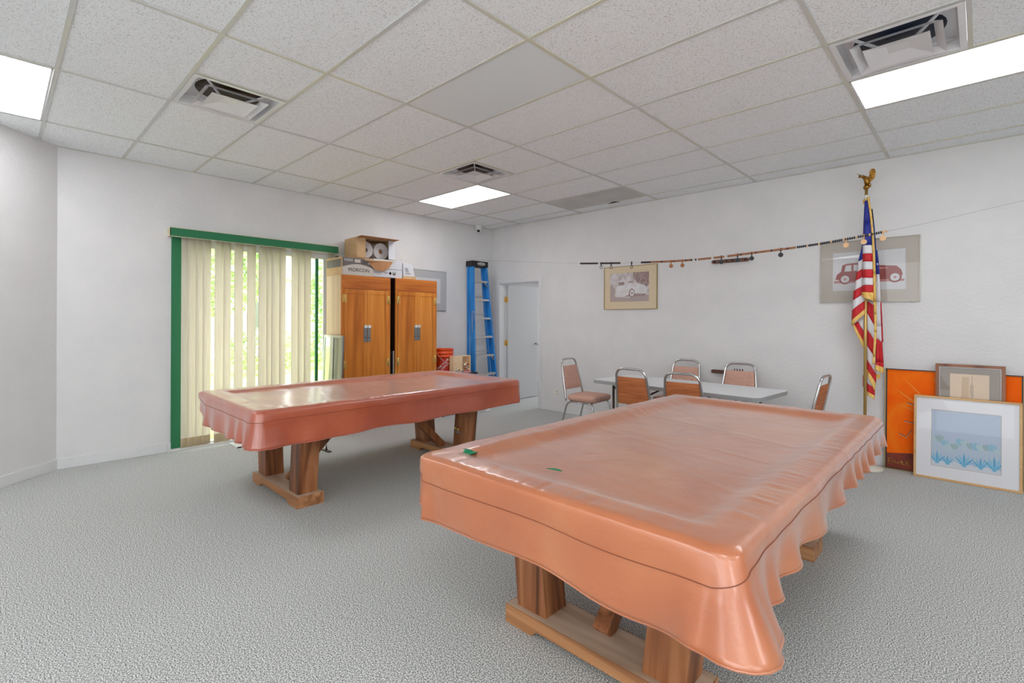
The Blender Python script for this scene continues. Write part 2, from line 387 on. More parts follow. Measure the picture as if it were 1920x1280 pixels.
# ================================================================= doorway and next room
b = MB(); cw = .062
b.box((DX0-cw, -.016, 0), (DX0, 0, DZ+cw), trim_m).box((DX1, -.016, 0), (DX1+cw, 0, DZ+cw), trim_m).box((DX0, -.016, DZ), (DX1, 0, DZ+cw), trim_m)
b.box((DX0, -.01, 0), (DX0+.012, .15, DZ), trim_m).box((DX1-.012, -.01, 0), (DX1, .15, DZ), trim_m).box((DX0, -.01, DZ-.012), (DX1, .15, DZ), trim_m)
d1 = struct(b.build('door_1', bevel=.004), 'white door frame')
b = MB(); b.box((.217, .152, .012), (.255, .96, 2.03), mat('door_leaf_paint', (196, 196, 196), .4)); leaf = b.build('door_leaf', d1, bevel=.002)
b = MB(); b.tube([(.255, .885, .99), (.29, .885, .99)], .012, chrome_m).lathe([(0, 0), (.026, .01), (.028, .03), (.018, .045), (0, .05)], chrome_m, T=Matrix.Translation((.28, .885, .99)) @ Matrix.Rotation(PI/2, 4, 'Y')); b.build('door_knob', leaf)
for z in (1.78, 1.02, .25):
    b = MB(); b.box((.212, .11, z-.045), (.221, .152, z+.045), brass_m).box((.221, .145, z-.045), (.26, .152, z+.045), brass_m).tube([(.226, .143, z-.05), (.226, .143, z+.05)], .008, brass_m); b.build('hinge', leaf)
b = MB(); b.box((-1.3, .14, 0), (-1.2, 3.6, 2.9), wall_m).box((-1.3, 3.5, 0), (3.2, 3.6, 2.9), wall_m).box((3.1, .14, 0), (3.2, 3.6, 2.9), wall_m)
b.box((-1.3, .12, 0), (0, .14, 2.9), wall_m); struct(b.build('wall_hall'), 'white walls of the next room')
b = MB(); b.box((-1.3, .12, 2.44), (3.2, 3.6, 2.5), tile_m); struct(b.build('ceiling_hall'))
t = thing('ceiling_light', 'square ceiling panel light farther back, added to brighten the next room', 'ceiling light', (1.2, 2.6, 2.44))  # extra fixture added to light up the open door leaf
b = MB(); b.box((-.6, -.55, -.02), (.6, .55, -.01), panel_on); b.build('diffuser', t)
b = MB(); b.box((-.63, -.58, -.01), (.63, .58, 0), steel_m); b.build('frame', t)
t = thing('ceiling_light', 'twin tube light seen through the doorway in the next room', 'ceiling light', (1.2, 1.6, 2.44))
b = MB(); b.box((-.6, -.12, -.04), (.6, .12, 0), steel_m); b.build('frame', t)
b = MB(); b.tube([(-.55, -.06, -.06), (.55, -.06, -.06)], .02, panel_on).tube([(-.55, .06, -.06), (.55, .06, -.06)], .02, panel_on); b.build('tube', t)

# ================================================================= patio door, blinds, outdoors
b = MB()
b.box((-.12, WY0, 0), (-.02, WY0+.05, WZ), trim_m).box((-.12, WY1-.05, 0), (-.02, WY1, WZ), trim_m).box((-.12, WY0, WZ-.06), (-.02, WY1, WZ), trim_m).box((-.12, WY0, 0), (-.02, WY1, .04), trim_m)
b.box((-.08, -3.93, .04), (-.03, -3.89, WZ-.06), trim_m)
pd = struct(b.build('window_1', bevel=.003), 'white framed sliding patio door')
b = MB(); b.box((-.075, WY0+.05, .04), (-.069, WY1-.05, WZ-.06), glass_m); b.build('pane', pd)
b = MB(); b.box((-.068, -3.155, .04), (-.04, -3.12, WZ-.06), green_m).box((-.068, -3.05, .04), (-.045, -2.9, WZ-.06), trim_m); b.build('stile', pd, label='green upright of the sliding door')
b = MB(); b.box((0, WY0-.05, .03), (.022, WY0+.045, WZ+.02), green_m); struct(b.build('trim_2', bevel=.002), 'green painted door casing left of the blinds')
b = MB(); b.box((0, WY0-.075, 0), (.015, WY0-.05, .1), trim_m).box((0, WY0-.05, 0), (.03, WY1, .028), trim_m); struct(b.build('trim_3'), 'white door threshold')
t = thing('vertical_blinds', 'cream fabric vertical blinds under a green valance over the patio door', 'blinds', (.0, WY0, 0))
y = lambda v: v-WY0
b = MB(); b.box((.115, y(-4.785), 2.285), (.121, y(-2.925), 2.372), green_m).box((0, y(-4.785), 2.285), (.121, y(-4.779), 2.372), ivory_m).box((0, y(-2.931), 2.285), (.115, y(-2.925), 2.372), green_m)
b.box((.113, y(-4.787), 2.372), (.124, y(-2.923), 2.377), ivory_m).box((.113, y(-4.787), 2.281), (.124, y(-2.923), 2.285), ivory_m); b.build('valance', t)
b = MB(); b.box((.05, y(-4.77), 2.30), (.085, y(-2.94), 2.33), white_m); b.build('head_rail', t)
slats = [(-4.676, -4.598), (-4.616, -4.525), (-4.544, -4.458), (-4.476, -4.386), (-4.362, -4.262), (-4.272, -4.184), (-4.163, -4.058), (-4.027, -3.922), (-3.902, -3.795), (-3.81, -3.735), (-3.756, -3.645), (-3.662, -3.572),
         (-3.520, -3.424), (-3.437, -3.345), (-3.360, -3.258), (-3.050, -2.962)]
hem_m = mat('blind_hem', (204, 184, 150), .9)
for k, (ya, yb) in enumerate(slats):
    b = MB(); xa, xb = (.082, .05) if k % 2 == 0 else (.078, .046); bow = random.uniform(.004, .01)
    z0 = .035
    def fn(u, v, ya=ya, yb=yb, xa=xa, xb=xb, bow=bow):
        z = [z0, z0+.07, 2.3][0]*(1-v)+2.3*v if v > .5 else z0+(.09*v*2)
        z = z0+.1*(v*2) if v <= .5 else z0+.1+(2.3-z0-.1)*(v*2-1)
        return (xa+(xb-xa)*u+bow*math.sin(PI*u), y(ya+(yb-ya)*u), z)
    b.grid(fn, 6, 2, slat_m, mf=lambda i, j: hem_m if j == 0 else slat_m); b.build('slat', t, solid=.0012)
# outdoors
grass_m = noisy('lawn', [(.3, (170, 196, 112)), (.6, (208, 222, 150))], 6, rough=1, spec=.05)
leaf_m = noisy('leaves', [(.3, (120, 160, 96)), (.5, (176, 208, 140)), (.7, (226, 238, 206))], 5, rough=.8, spec=.2)
b = MB(); b.box((-40, -30, -.2), (-.2, 20, -.1), grass_m); struct(b.build('ground_lawn'), 'sunlit green lawn outside the patio door')
def shrub(name, label, loc, sx, sy_, sz, n, ls, cat, group, z0=0, trunk=False):
    t = thing(name, label, cat, loc, 0, group); b = MB()
    for k in range(n):
        d = Vector((random.gauss(0, 1), random.gauss(0, 1), random.gauss(0, 1))).normalized()*random.uniform(.6, 1)
        p = Vector((d.x*sx, d.y*sy_, z0+sz+d.z*sz)); a = Vector((random.gauss(0, 1), random.gauss(0, 1), random.gauss(0, 1))).normalized(); c = a.orthogonal().normalized()
        s = ls*random.uniform(.6, 1.3)
        b.add([p-a*s, p+c*s*.45, p+a*s, p-c*s*.45], [(0, 1, 2, 3)], leaf_m)
    b.build('foliage', t)
    b = MB(); b.tube([(0, 0, 0), (.05, .03, (z0+sz)*.6), (0, 0, z0+sz)], [.12, .09, .05] if trunk else [.04, .03, .02], brown_m); b.build('trunk' if trunk else 'stem', t)
locs = [(-8, -1.0), (-8.3, 1.2), (-7.8, 3.4), (-8.4, -3.2), (-8, -5.4), (-8.2, 5.6)]
for k, (x_, y_) in enumerate(locs):
    shrub('hedge_shrub', 'leafy green shrub of the hedge outside the patio door', (x_, y_, -.1), .8, 1.0, .65, 1300, .07, 'shrub', 'hedge shrubs outside')
shrub('tree', 'tall leafy tree outside behind the right side of the patio door', (-10.4, 3.4, -.1), 1.5, 2.2, 1.8, 4800, .1, 'tree', None, .5, True)
shrub('tree', 'leafy tree outside behind the left part of the patio door', (-11.5, -1.5, -.1), 2, 2.4, 1.7, 3500, .12, 'tree', None, 1.6, True)
bt = thing('house', 'pale house across the lawn seen between the blinds', 'house', (-15, -1, -.1))
b = MB(); b.box((-3, -9, 0), (0, 6, 3.2), mat('pale_siding', (226, 228, 234), .8)); b.build('wall', bt)
b = MB(); b.prism([(-9.4, 0), (6.4, 0), (5, 1.3), (-8, 1.3)], 3.6, mat('pale_roof', (190, 192, 200), .8), T=Matrix.Translation((.3, 0, 3.2)) @ Matrix.Rotation(PI/2, 4, 'Z')); b.build('roof', bt)
for yy in (-6, -3.4, -.8, 2):
    b = MB(); b.box((0, yy, 1), (.05, yy+1.3, 2.3), trim_m).box((.05, yy+.08, 1.08), (.06, yy+1.22, 2.22), steel_m); b.build('window', bt)

# ================================================================= pool tables with covers
def pool_table(x0, x1, y0, y1, label, legs_y, lat=False):
    cx = (x0+x1)/2; t = thing('pool_table', label, 'pool table', (cx, (y0+y1)/2, 0))
    hx, hy = (x1-x0)/2-.035, (y1-y0)/2-.035; cyy = (y0+y1)/2
    b = MB(); b.box((-hx+.12, -hy+.12, .55), (hx-.12, hy-.12, .72), leg_wood); b.build('bed', t)
    b = MB(); z0, z1 = .66, .775
    b.box((-hx, -hy, z0), (hx, -hy+.13, z1), base_wood).box((-hx, hy-.13, z0), (hx, hy, z1), base_wood).box((-hx, -hy+.13, z0), (-hx+.13, hy-.13, z1), base_wood).box((hx-.13, -hy+.13, z0), (hx, hy-.13, z1), base_wood)
    b.build('rail', t, bevel=.01)
    for (ya, yb, sgn) in legs_y:     # sgn: which side the brace goes
        ya -= cyy; yb -= cyy
        b = MB(); w = .455
        poly = [(-w, 0), (-w+.16, 0), (-w+.19, .028), (w-.19, .028), (w-.16, 0), (w, 0), (w, .085), (-w, .085)]
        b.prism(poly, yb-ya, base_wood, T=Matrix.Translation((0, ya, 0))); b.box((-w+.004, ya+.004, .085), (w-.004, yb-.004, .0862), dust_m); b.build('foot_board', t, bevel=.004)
        for s in (-1, 1):
            b = MB(); xm = s*.32; top = s*.37; hw = .085
            y0_, y1_ = ya+.03, yb-.03
            vs = []
            for z, c in ((.085, xm), (.56, top)):
                vs += [(c-hw, y0_, z), (c+hw, y0_, z), (c+hw, y1_, z), (c-hw, y1_, z)]
            b.add(vs, [(3, 2, 1, 0), (4, 5, 6, 7), (0, 1, 5, 4), (1, 2, 6, 5), (2, 3, 7, 6), (3, 0, 4, 7)], leg_wood); b.build('leg', t, bevel=.004)
        ym = (ya+yb)/2; b = MB(); b.beam((0, ym+sgn*.02, .085), (0, ym+sgn*.50, .56), .075, .07, leg_wood, side=(1, 0, 0)); b.build('brace', t, bevel=.003)
        if lat and sgn < 0:
            b = MB(); b.box((-.02+.32, ya+.02, .28), (.10+.26, ya+.032, .3), steel_m).tube([(.31, ya+.02, .30), (.31, ya, .34)], .008, brass_m).tube([(.35, ya+.02, .30), (.35, ya, .33)], .008, brass_m); b.build('latch', t)
    return t
pool_table(1.44, 2.80, -4.86, -2.28, 'wooden pool table with splayed legs nearest the patio door', [(-4.49, -4.28, 1), (-2.85, -2.64, -1)], True)
pool_table(4.39, 5.80, -4.70, -2.09, 'wooden pool table with splayed legs in the right foreground', [(-4.38, -4.17, 1), (-2.72, -2.5, -1)])

def cover(x0, x1, y0, y1, vm, label, zbot, flare, folds, name='table_cover', ztop=.805, seed=0, seamf=lambda tg, u: .33):
    """one continuous draped sheet: rings from the middle of the top out to the rim, then down the skirt"""
    cx, cyy = (x0+x1)/2, (y0+y1)/2; hx, hy = (x1-x0)/2, (y1-y0)/2
    t = thing(name, label, 'table cover', (cx, cyy, 0))
    # perimeter of a rounded rectangle, s runs counter-clockwise from the near-left corner
    R = .055; per = []
    def side(a, b_, n):
        for i in range(n): per.append((Vector(a).lerp(Vector(b_), i/n), None))
    NL, NW, NC = 240, 150, 8
    pts = []
    def seg(p, q, n, nrm, tg):
        for i in range(n): pts.append((Vector(p).lerp(Vector(q), (i+.5)/n), Vector(nrm), tg, (i+.5)/n))
    def arc(c, a0, n, tg):
        for i in range(n):
            a = a0+(i+.5)/n*PI/2; d = Vector((math.cos(a), math.sin(a))); pts.append((Vector(c)+d*R, d, tg, (i+.5)/n))
    seg((-hx+R, -hy), (hx-R, -hy), NW, (0, -1), 0); arc((hx-R, -hy+R), -PI/2, NC, 'c1')
    seg((hx, -hy+R), (hx, hy-R), NL, (1, 0), 1); arc((hx-R, hy-R), 0, NC, 'c2')
    seg((hx-R, hy), (-hx+R, hy), NW, (0, 1), 2); arc((-hx+R, hy-R), PI/2, NC, 'c3')
    seg((-hx, hy-R), (-hx, -hy+R), NL, (-1, 0), 3); arc((-hx+R, -hy+R), PI, NC, 'c0')
    N = len(pts)
    rings = []
    ins = [hx-.03, .62, .56, .50, .44, .38, .32, .27, .22, .19, .165, .145, .13, .115, .10, .08, .06, .04, .022, .010, .003, 0]
    ins = [q for q in ins if q <= hx-.03]
    def topz(d, p):
        # flat cloth over rails, sunk over the playing bed
        f = min(max((d-.11)/.12, 0), 1); f = f*f*(3-2*f)
        z = ztop-.032*f
        e = max(0, (.03-d)/.03); z -= .014*e*e
        q = noise.noise(Vector((p.x*1.7+seed, p.y*1.7, .3)))*.006
        q += .0022*(1-abs(noise.noise(Vector((p.x*1.1+seed, p.y*6.5+p.x*2.2, 1.3)))))**16*(1 if d > .1 else .4)
        w = noise.noise(Vector((p.x*14, p.y*14, seed)))*.0016
        al = p.x if hy-abs(p.y) < hx-abs(p.x) else p.y
        w += noise.noise(Vector((al*26+p.x*3+p.y*3, seed, 4.)))*.0045*math.exp(-((d-.075)/.05)**2)
        return z+q*min(1, d*8)+w
    for d in ins:
        row = []
        sxk = (hx-d)/hx; syk = (hy-d)/hy
        for p, n_, tg, u in pts:
            q = Vector((p.x*sxk, p.y*syk)); wob = noise.noise(Vector((p.x*3, p.y*3, seed+5)))*.006*(1 if d < .05 else 0)
            row.append(Vector((q.x, q.y, topz(d, q)+wob)))
        rings.append(row)
    K = 16; seam_i = None
    for k in range(1, K+1):
        tt = k/K; row = []
        for j, (p, n_, tg, u) in enumerate(pts):
            s = j/N
            zb = zbot(tg, u); zt = ztop-.014
            z = zt+(zb-zt)*tt
            off = flare(tg, u)*tt**1.3 + folds(tg, u)*tt*(.35+.65*tt)
            off += .004*math.sin(PI*min(1, tt*2.5))+noise.noise(Vector((p.x*4, p.y*4, z*5+seed)))*.010*min(1, tt*3)
            off = max(off, -.012+.0*tt)
            z += noise.noise(Vector((p.x*2.5, p.y*2.5, seed+9)))*.02*tt
            row.append(Vector((p.x+n_.x*off, p.y+n_.y*off, z)))
        rings.append(row)
    b = MB(); vs = [v for r in rings for v in r]; fs = []
    fs.append(tuple(range(N)))
    for i in range(len(rings)-1):
        for j in range(N): a = i*N+j; c = i*N+(j+1) % N; fs.append((a, a+N, c+N, c))
    s1 = NW+NC; s3 = NW+NC+NL+NC+NW+NC
    for i in range(NL-1): fs.append((s1+i, s1+i+1, s3+NL-2-i, s3+NL-1-i))
    fs.append(tuple([s3+NL-1]+list(range(s3+NL, N))+list(range(0, s1+1)))); fs.append(tuple(range(s1+NL-1, s3+1)))
    b.add(vs, fs[1:], vm, True)
    sh = b.build('sheet', t, solid=.003)
    si = len(ins)-1+int(K*.36)
    sp = []
    for j, (p, n_, tg, u) in enumerate(pts):
        f = seamf(tg, u)*K; i0 = int(f); base = len(ins)-1
        sp.append(rings[base+i0][j].lerp(rings[base+i0+1][j], f-i0)+Vector((n_.x, n_.y, 0))*.0025)
    b = MB(); b.tube(sp, .0016, seam_m, 6, closed=True)
    b.build('seam', t)
    b = MB(); b.tube([v for v in rings[-1]], .0035, vm, 6, closed=True); b.build('hem', t)
    return t, rings, pts
def bump_(u, c, w): return math.exp(-((u-c)/w)**2)
# right foreground cover
def zb2(tg, u):
    if tg == 0: return .53-.02*bump_(u, .72, .16)+.045*bump_(u, 1, .1)+.015*bump_(u, .5, .15)-.0*u
    if tg == 'c1': return .575+.01*math.sin(PI*u)
    if tg == 1: return .575+.05*min(1, u*3)
    if tg == 'c2': return .62
    if tg == 2: return .6
    if tg == 'c3': return .6
    if tg == 3: return .55+.03*bump_(u, 1, .05)
    return .56+.05*math.sin(PI*u)
def fl2(tg, u):
    if tg == 0: return -.01+.11*bump_(u, 1.0, .09)+.03*bump_(u, 0, .04)
    if tg == 'c1': return .10+.06*math.sin(PI*u)-.02*u
    if tg == 1: return .01+.08*bump_(u, 0, .05)
    if tg == 'c0': return .0
    return .02
def fo2(tg, u):
    if tg == 1: return .021*math.sin(u*62+3*math.sin(u*9))*min(1, u*12)
    if tg == 0: return .008*math.sin(u*9)
    if tg == 'c1': return 0
    return .008*math.sin(u*40)
cover(4.385, 5.80, -4.71, -2.09, vinyl_orange, 'tan orange vinyl cover draped over the pool table in the right foreground', zb2, fl2, fo2, seed=2, seamf=lambda tg, u: {0: .37, 'c1': .37-.19*u, 1: .18, 'c2': .2}.get(tg, .33))
def zb1(tg, u):
    if tg == 0: return .56+.07*bump_(u, 0, .12)
    if tg == 'c0': return .64+.03*math.sin(PI*u)
    if tg == 'c1': return .55
    if tg == 1: return .55+.025*u
    return .58
def fl1(tg, u):
    if tg == 0: return .02-.05*bump_(u, 0, .12)+.03*bump_(u, 1, .06)
    if tg == 'c1': return .055
    if tg == 'c0': return -.02
    if tg == 1: return .012+.04*bump_(u, 0, .04)+.02*bump_(u, 1, .02)
    return .01
def fo1(tg, u):
    if tg == 0: return .012*math.sin(u*34+2*math.sin(u*7))
    if tg == 1: return .008*math.sin(u*38+4*math.sin(u*5))
    return .006*math.sin(u*30)
cover(1.445, 2.80, -4.86, -2.275, vinyl_red, 'red brown vinyl cover draped over the pool table beside the patio door', zb1, fl1, fo1, seed=11, seamf=lambda tg, u: {0: .3, 1: .24}.get(tg, .27))
# green tape marks on the near cover
gt = mat('green_rag', (16, 124, 84), .6)
b = MB()
b.grid(lambda u, v: (4.485+.085*u, -4.545+.055*v*(1-.4*abs(u-.5))+.01*math.sin(u*9), .799+.013*math.sin(PI*u)*math.sin(PI*v)+.004*math.sin(u*14)), 8, 6, gt)
tag(b.build('cloth_scrap', solid=.003), 'crumpled dark green scrap on the near left corner of the tan cover', 'scrap')
b = MB(); b.grid(lambda u, v: (4.935+.07*u, -4.44+.02*v*math.sin(PI*(u*.9+.05))+.012*u, .793), 8, 2, gt)
tag(b.build('cloth_scrap', solid=.002), 'flat green sliver lying on the tan cover near its front edge', 'scrap')

# ================================================================= cabinets
shade_side = mat('gap_shade_brown', (44, 22, 12), .6)  # shade of the gap between the cabinets, put into the side colour
def cabinet(y0, y1, x0, x1, z1, label, sidemat, othermat):
    t = thing('wardrobe_cabinet', label, 'cabinet', (x0, y0, 0), 0, 'orange oak wardrobe cabinets'); w = y1-y0; d = x1-x0
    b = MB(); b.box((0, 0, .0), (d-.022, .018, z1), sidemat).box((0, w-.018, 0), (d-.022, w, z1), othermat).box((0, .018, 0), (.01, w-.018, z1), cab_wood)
    b.box((.01, .018, z1-.02), (d-.022, w-.018, z1), cab_wood).box((.01, .018, 0), (d-.022, w-.018, .08), cab_wood)
    b.box((d-.022, 0, z1-.17), (d-.002, w, z1), cab_dark).box((d-.022, 0, 0), (d-.002, .035, z1-.17), cab_wood).box((d-.022, w-.035, 0), (d-.002, w, z1-.17), cab_wood).box((d-.022, .035, 0), (d-.002, w-.035, .1), cab_dark)
    b.build('body', t, bevel=.002)
    zt = z1-.175; m = w/2
    for s, (a, c) in enumerate(((.037, m-.002), (m+.002, w-.037))):
        b = MB(); b.box((d-.018, a, .105), (d, c, zt), cab_wood)
        q = .055
        b.box((d, a, zt-q), (d+.006, c, zt), cab_wood).box((d, a, .105), (d+.006, c, .105+q), cab_wood).box((d, a, .105+q), (d+.006, a+q*.8, zt-q), cab_wood).box((d, c-q*.8, .105+q), (d+.006, c, zt-q), cab_wood)
        door = b.build('door', t, bevel=.003)
        b = MB(); yy = (m-.026) if s == 0 else (m+.026)
        b.box((d+.006, yy-.023, 1.13), (d+.011, yy+.023, 1.34), steel_m).box((d+.011, yy-.018, 1.31), (d+.03, yy+.018, 1.345), white_m).box((d+.011, yy-.008, 1.18), (d+.013, yy+.008, 1.19), black_m); b.build('handle', door)
        for z in (zt-.12, .3+.55):
            b = MB(); yh = a if s == 0 else c; b.box((d+.0, yh-.028, z-.05), (d+.009, yh+.028, z+.05), brass_m).tube([(d+.01, yh, z-.052), (d+.01, yh, z+.052)], .007, brass_m); b.build('hinge', door)
    return t
cabinet(-3.085, -2.385, .12, .52, 1.975, 'orange oak two door cabinet nearest the blinds, boxes on top', cab_side, shade_side)
cabinet(-2.305, -1.61, .12, .52, 1.98, 'orange oak two door cabinet beside the orange bucket', shade_side, cab_wood)
# cartons on top of the cabinets
def carton(name, loc, dx, dy, dz, m, label, rz=0, parts=None, cat='box'):
    t = thing(name, label, cat, loc, rz); b = MB(); b.box((0, 0, 0), (dx, dy, dz), m); body = b.build('body', t, bevel=.003); return t
Z1 = 1.976
c = carton('cardboard_box', (.09, -3.075, Z1), .42, .44, .225, card_m, 'grey and white printed cardboard box on the left cabinet')
b = MB(); b.box((.42, .004, .004), (.4215, .436, .221), carton_l)
b.grid(lambda u, v: (.4225, .004+.432*u, .221-(.221-(.10+.045*math.sin(PI*u)))*v), 14, 1, carton_g)
b.box((.4225, .17, .165), (.4235, .25, .205), carton_l).box((.4225, .36, .155), (.4235, .405, .2), carton_w)
b.box((.02, -.0015, .10), (.40, -.0005, .2), carton_g); b.build('printed_label', c)
text('lettering', 'MORCON', .062, ink_m, face_x(.4235, .23, .068), c, spacing=1.1); text('lettering', 'R6800', .045, carton_w, face_x(.4240, .085, .188), c)
c = carton('cardboard_box', (.10, -2.63, Z1+.006), .40, .44, .235, carton_w, 'plain pale grey carton bridging both cabinets under the brown box')
b = MB(); b.box((.40, .0, .11), (.4012, .44, .114), ink_m).box((.40, .16, .055), (.4012, .21, .062), ink_m).lathe([(0, 0), (.018, 0)], steel_m, 16, T=Matrix.Translation((.402, .25, .058)) @ Matrix.Rotation(PI/2, 4, 'Y')).lathe([(.02, 0), (.026, 0), (.026, .001)], steel_m, 16, T=Matrix.Translation((.4012, .31, .058)) @ Matrix.Rotation(PI/2, 4, 'Y'))
b.build('printed_label', c)
c = thing('cardboard_box', 'small open white carton with tapered side on the right cabinet', 'box', (.2, -2.18, 1.986))
b = MB(); P = [(0, 0, 0), (.30, .01, 0), (.30, .21, 0), (0, .21, 0), (.0, 0, .21), (.30, 0, .21), (.30, .15, .20), (0, .15, .20)]
b.add(P, [(3, 2, 1, 0), (4, 5, 6, 7), (0, 1, 5, 4), (2, 3, 7, 6), (3, 0, 4, 7)], carton_w).add(P, [(1, 2, 6, 5)], carton_w).box((0, 0, -.004), (.305, .215, .035), card_m); b.build('body', c)
b = MB()
for k in range(3): b.beam((.302, .035+.018*k, .15), (.302, .055+.018*k, .09), .004, .002, ink_m)
b.box((.301, .04, .07), (.3025, .12, .075), ink_m); b.build('printed_mark', c)
c = thing('cardboard_box', 'open brown cardboard box with tissue rolls, topmost above the cabinets', 'box', (.05, -2.80, 2.222), math.radians(-3))
b = MB(); D, Wd, Ht = .36, .55, .27
b.box((0, 0, 0), (D, .005, Ht), card_m).box((0, Wd-.005, 0), (D, Wd, Ht), card_m).box((0, .005, 0), (.005, Wd-.005, Ht), card_m).box((.005, .005, 0), (D, Wd-.005, .005), card_in).box((.005, .005, Ht-.005), (D, Wd-.005, Ht), card_m)
b.build('body', c)
b = MB(); b.beam((D, Wd/2, Ht-.003), (D+.13, Wd/2, Ht+.0), .55, .004, card_in, side=(0, 1, 0)); b.build('top_flap', c)
b = MB(); b.beam((D, Wd/2+.02, .003), (D+.10, Wd/2+.04, -.035), .53, .004, card_m, side=(0, 1, 0))
b.prism([(-.2, 0), (.16, 0), (.1, -.09), (.02, -.13), (-.08, -.13), (-.17, -.06)], .004, card_in, T=Matrix.Translation((D+.105, .30, -.035)) @ Matrix.Rotation(PI/2, 4, 'Z')); b.build('bottom_flap', c)
b = MB(); b.box((D, 0, 0), (D+.004, .12, Ht-.01), card_m); b.build('side_flap', c)
b = MB(); b.beam((D, Wd, Ht/2), (D+.035, Wd-.115, Ht/2), .25, .004, carton_w, side=(0, 0, 1)); b.build('side_flap', c)
for k, (yy, lab) in enumerate(((-2.43, 'jumbo tissue roll at the right in the open brown box'), (-2.665, 'jumbo tissue roll at the left in the open brown box'))):
    b = MB(); T2 = Matrix.Translation((.12, yy, 2.228+.113)) @ Matrix.Rotation(PI/2, 4, 'Y')
    b.lathe([(.036, 0), (.112, 0), (.112, .23), (.036, .23), (.034, .225), (.034, .005), (.036, 0)], paper_m, 36, T=T2, smooth=False).lathe([(.034, .0), (.034, .2)], card_in, 24, T=T2).lathe([(0, .01), (.034, .01)], dark_m, 20, T=T2)
    tag(b.build('tissue_roll'), lab, 'paper roll', 'tissue rolls in the brown box')
# panels leaning at the cabinets
t = thing('leaning_mirror', 'grey metal edged glass panel leaning at the left side of the cabinet', 'mirror', (.14, -3.16, 0), 0, rx=math.radians(-1.5))
mir = mat('grey_mirror_glass', (170, 178, 168), .08, .85)
b = MB(); b.box((.03, .004, .03), (.47, .010, 1.19), mir); b.build('pane', t)
b = MB(); b.box((0, 0, 0), (.04, .02, 1.22), steel_m).box((.46, 0, 0), (.5, .02, 1.22), steel_m).box((.04, 0, 1.19), (.46, .02, 1.22), alu_m).box((.04, 0, 0), (.46, .02, .03), steel_m).box((.18, -.004, 0), (.27, 0, 1.2), alu_m); b.build('frame', t)
b = MB(); b.box((.15, -2.335, 0), (.50, -2.325, .995), steel_m).box((.50, -2.338, 0), (.512, -2.322, .995), alu_m)
tag(b.build('sheet_metal'), 'narrow grey metal sheet standing in the gap between the cabinets', 'metal sheet')

# ================================================================= bucket, craft box, side table, ladder
t = thing('side_table', 'low black table under the orange bucket by the ladder', 'table', (.15, -1.55, 0))
b = MB(); b.box((0, 0, .585), (.44, .69, .61), black_m); b.build('tabletop', t, bevel=.003)
b = MB(); b.box((0.02, .02, .06), (.42, .67, .085), black_m); b.build('shelf', t)
for xx in (.015, .395):
    for yy in (.015, .645):
        b = MB(); b.box((xx, yy, 0), (xx+.03, yy+.03, .585), black_m); b.build('leg', t)
t = thing('bucket', 'orange plastic bucket with a red label on the black table', 'bucket', (.325, -1.33, .611))
prof = [(.130, 0), (.132, .01), (.146, .25), (.153, .25), (.153, .262), (.147, .262), (.149, .30), (.156, .30), (.156, .312), (.150, .312), (.152, .355), (.158, .355), (.158, .37), (.148, .37), (.128, .01), (0, .01)]
b = MB(); b.lathe(prof, orange_m, 40); bo = b.build('body', t)
b = MB(); b.grid(lambda u, v: ((.1335+.015*(.03+.2*v)/.25+.001)*math.cos(-.98+.8*u), (.1335+.015*(.03+.2*v)/.25+.001)*math.sin(-.98+.8*u), .03+.2*v), 8, 1, logo_red); b.build('square_label', t)
a0 = -.58
TT = Matrix.Rotation(a0, 4, 'Z') @ Matrix.Translation((.144, 0, .13)) @ Matrix.Rotation(PI/2, 4, 'Z') @ Matrix.Rotation(PI/2, 4, 'X') @ Matrix.Rotation(.75, 4, 'Z')
text('lettering', 'THE HOME\nDEPOT', .046, white_m, TT, t)
b = MB(); b.tube([(.158*math.cos(a), .158*math.sin(a), .31-.16*math.sin((a+1.35)/2.7*PI)) for a in [-1.35+.15*k for k in range(19)]], .003, alu_m); b.build('handle', t)
t = thing('craft_box', 'small open peach cardboard box with tiny figures beside the bucket', 'box', (.492, -1.345, .611), math.radians(3))
peach = noisy('peach_print', [(.3, (236, 196, 150)), (.7, (244, 214, 178))], 30, rough=.7)
b = MB(); b.box((0, 0, 0), (.085, .19, .26), peach).box((0, .35, 0), (.085, .358, .262), peach).box((0, .19, .25), (.085, .358, .262), peach).box((0, .19, 0), (.01, .35, .25), peach).box((0, .19, 0), (.092, .358, .03), mat('pink_base', (226, 150, 150), .6)); b.build('body', t)
fig = [mat('figure_grey', (150, 158, 160), .6), mat('figure_rust', (178, 96, 60), .6), mat('figure_cream', (238, 226, 206), .6)]
for k in range(16):
    b = MB()
    yy = .06+.27*random.random(); zz = .03+.06*random.random() if yy < .2 else .04+.12*random.random(); r = .012+.012*random.random()
    b.lathe([(0, -r), (r*.7, -r*.6), (r, 0), (r*.6, r*.7), (0, r)], fig[k % 3], 8, T=Matrix.Translation((.07 if yy > .2 else .083, yy, zz))); b.build('figure', t)

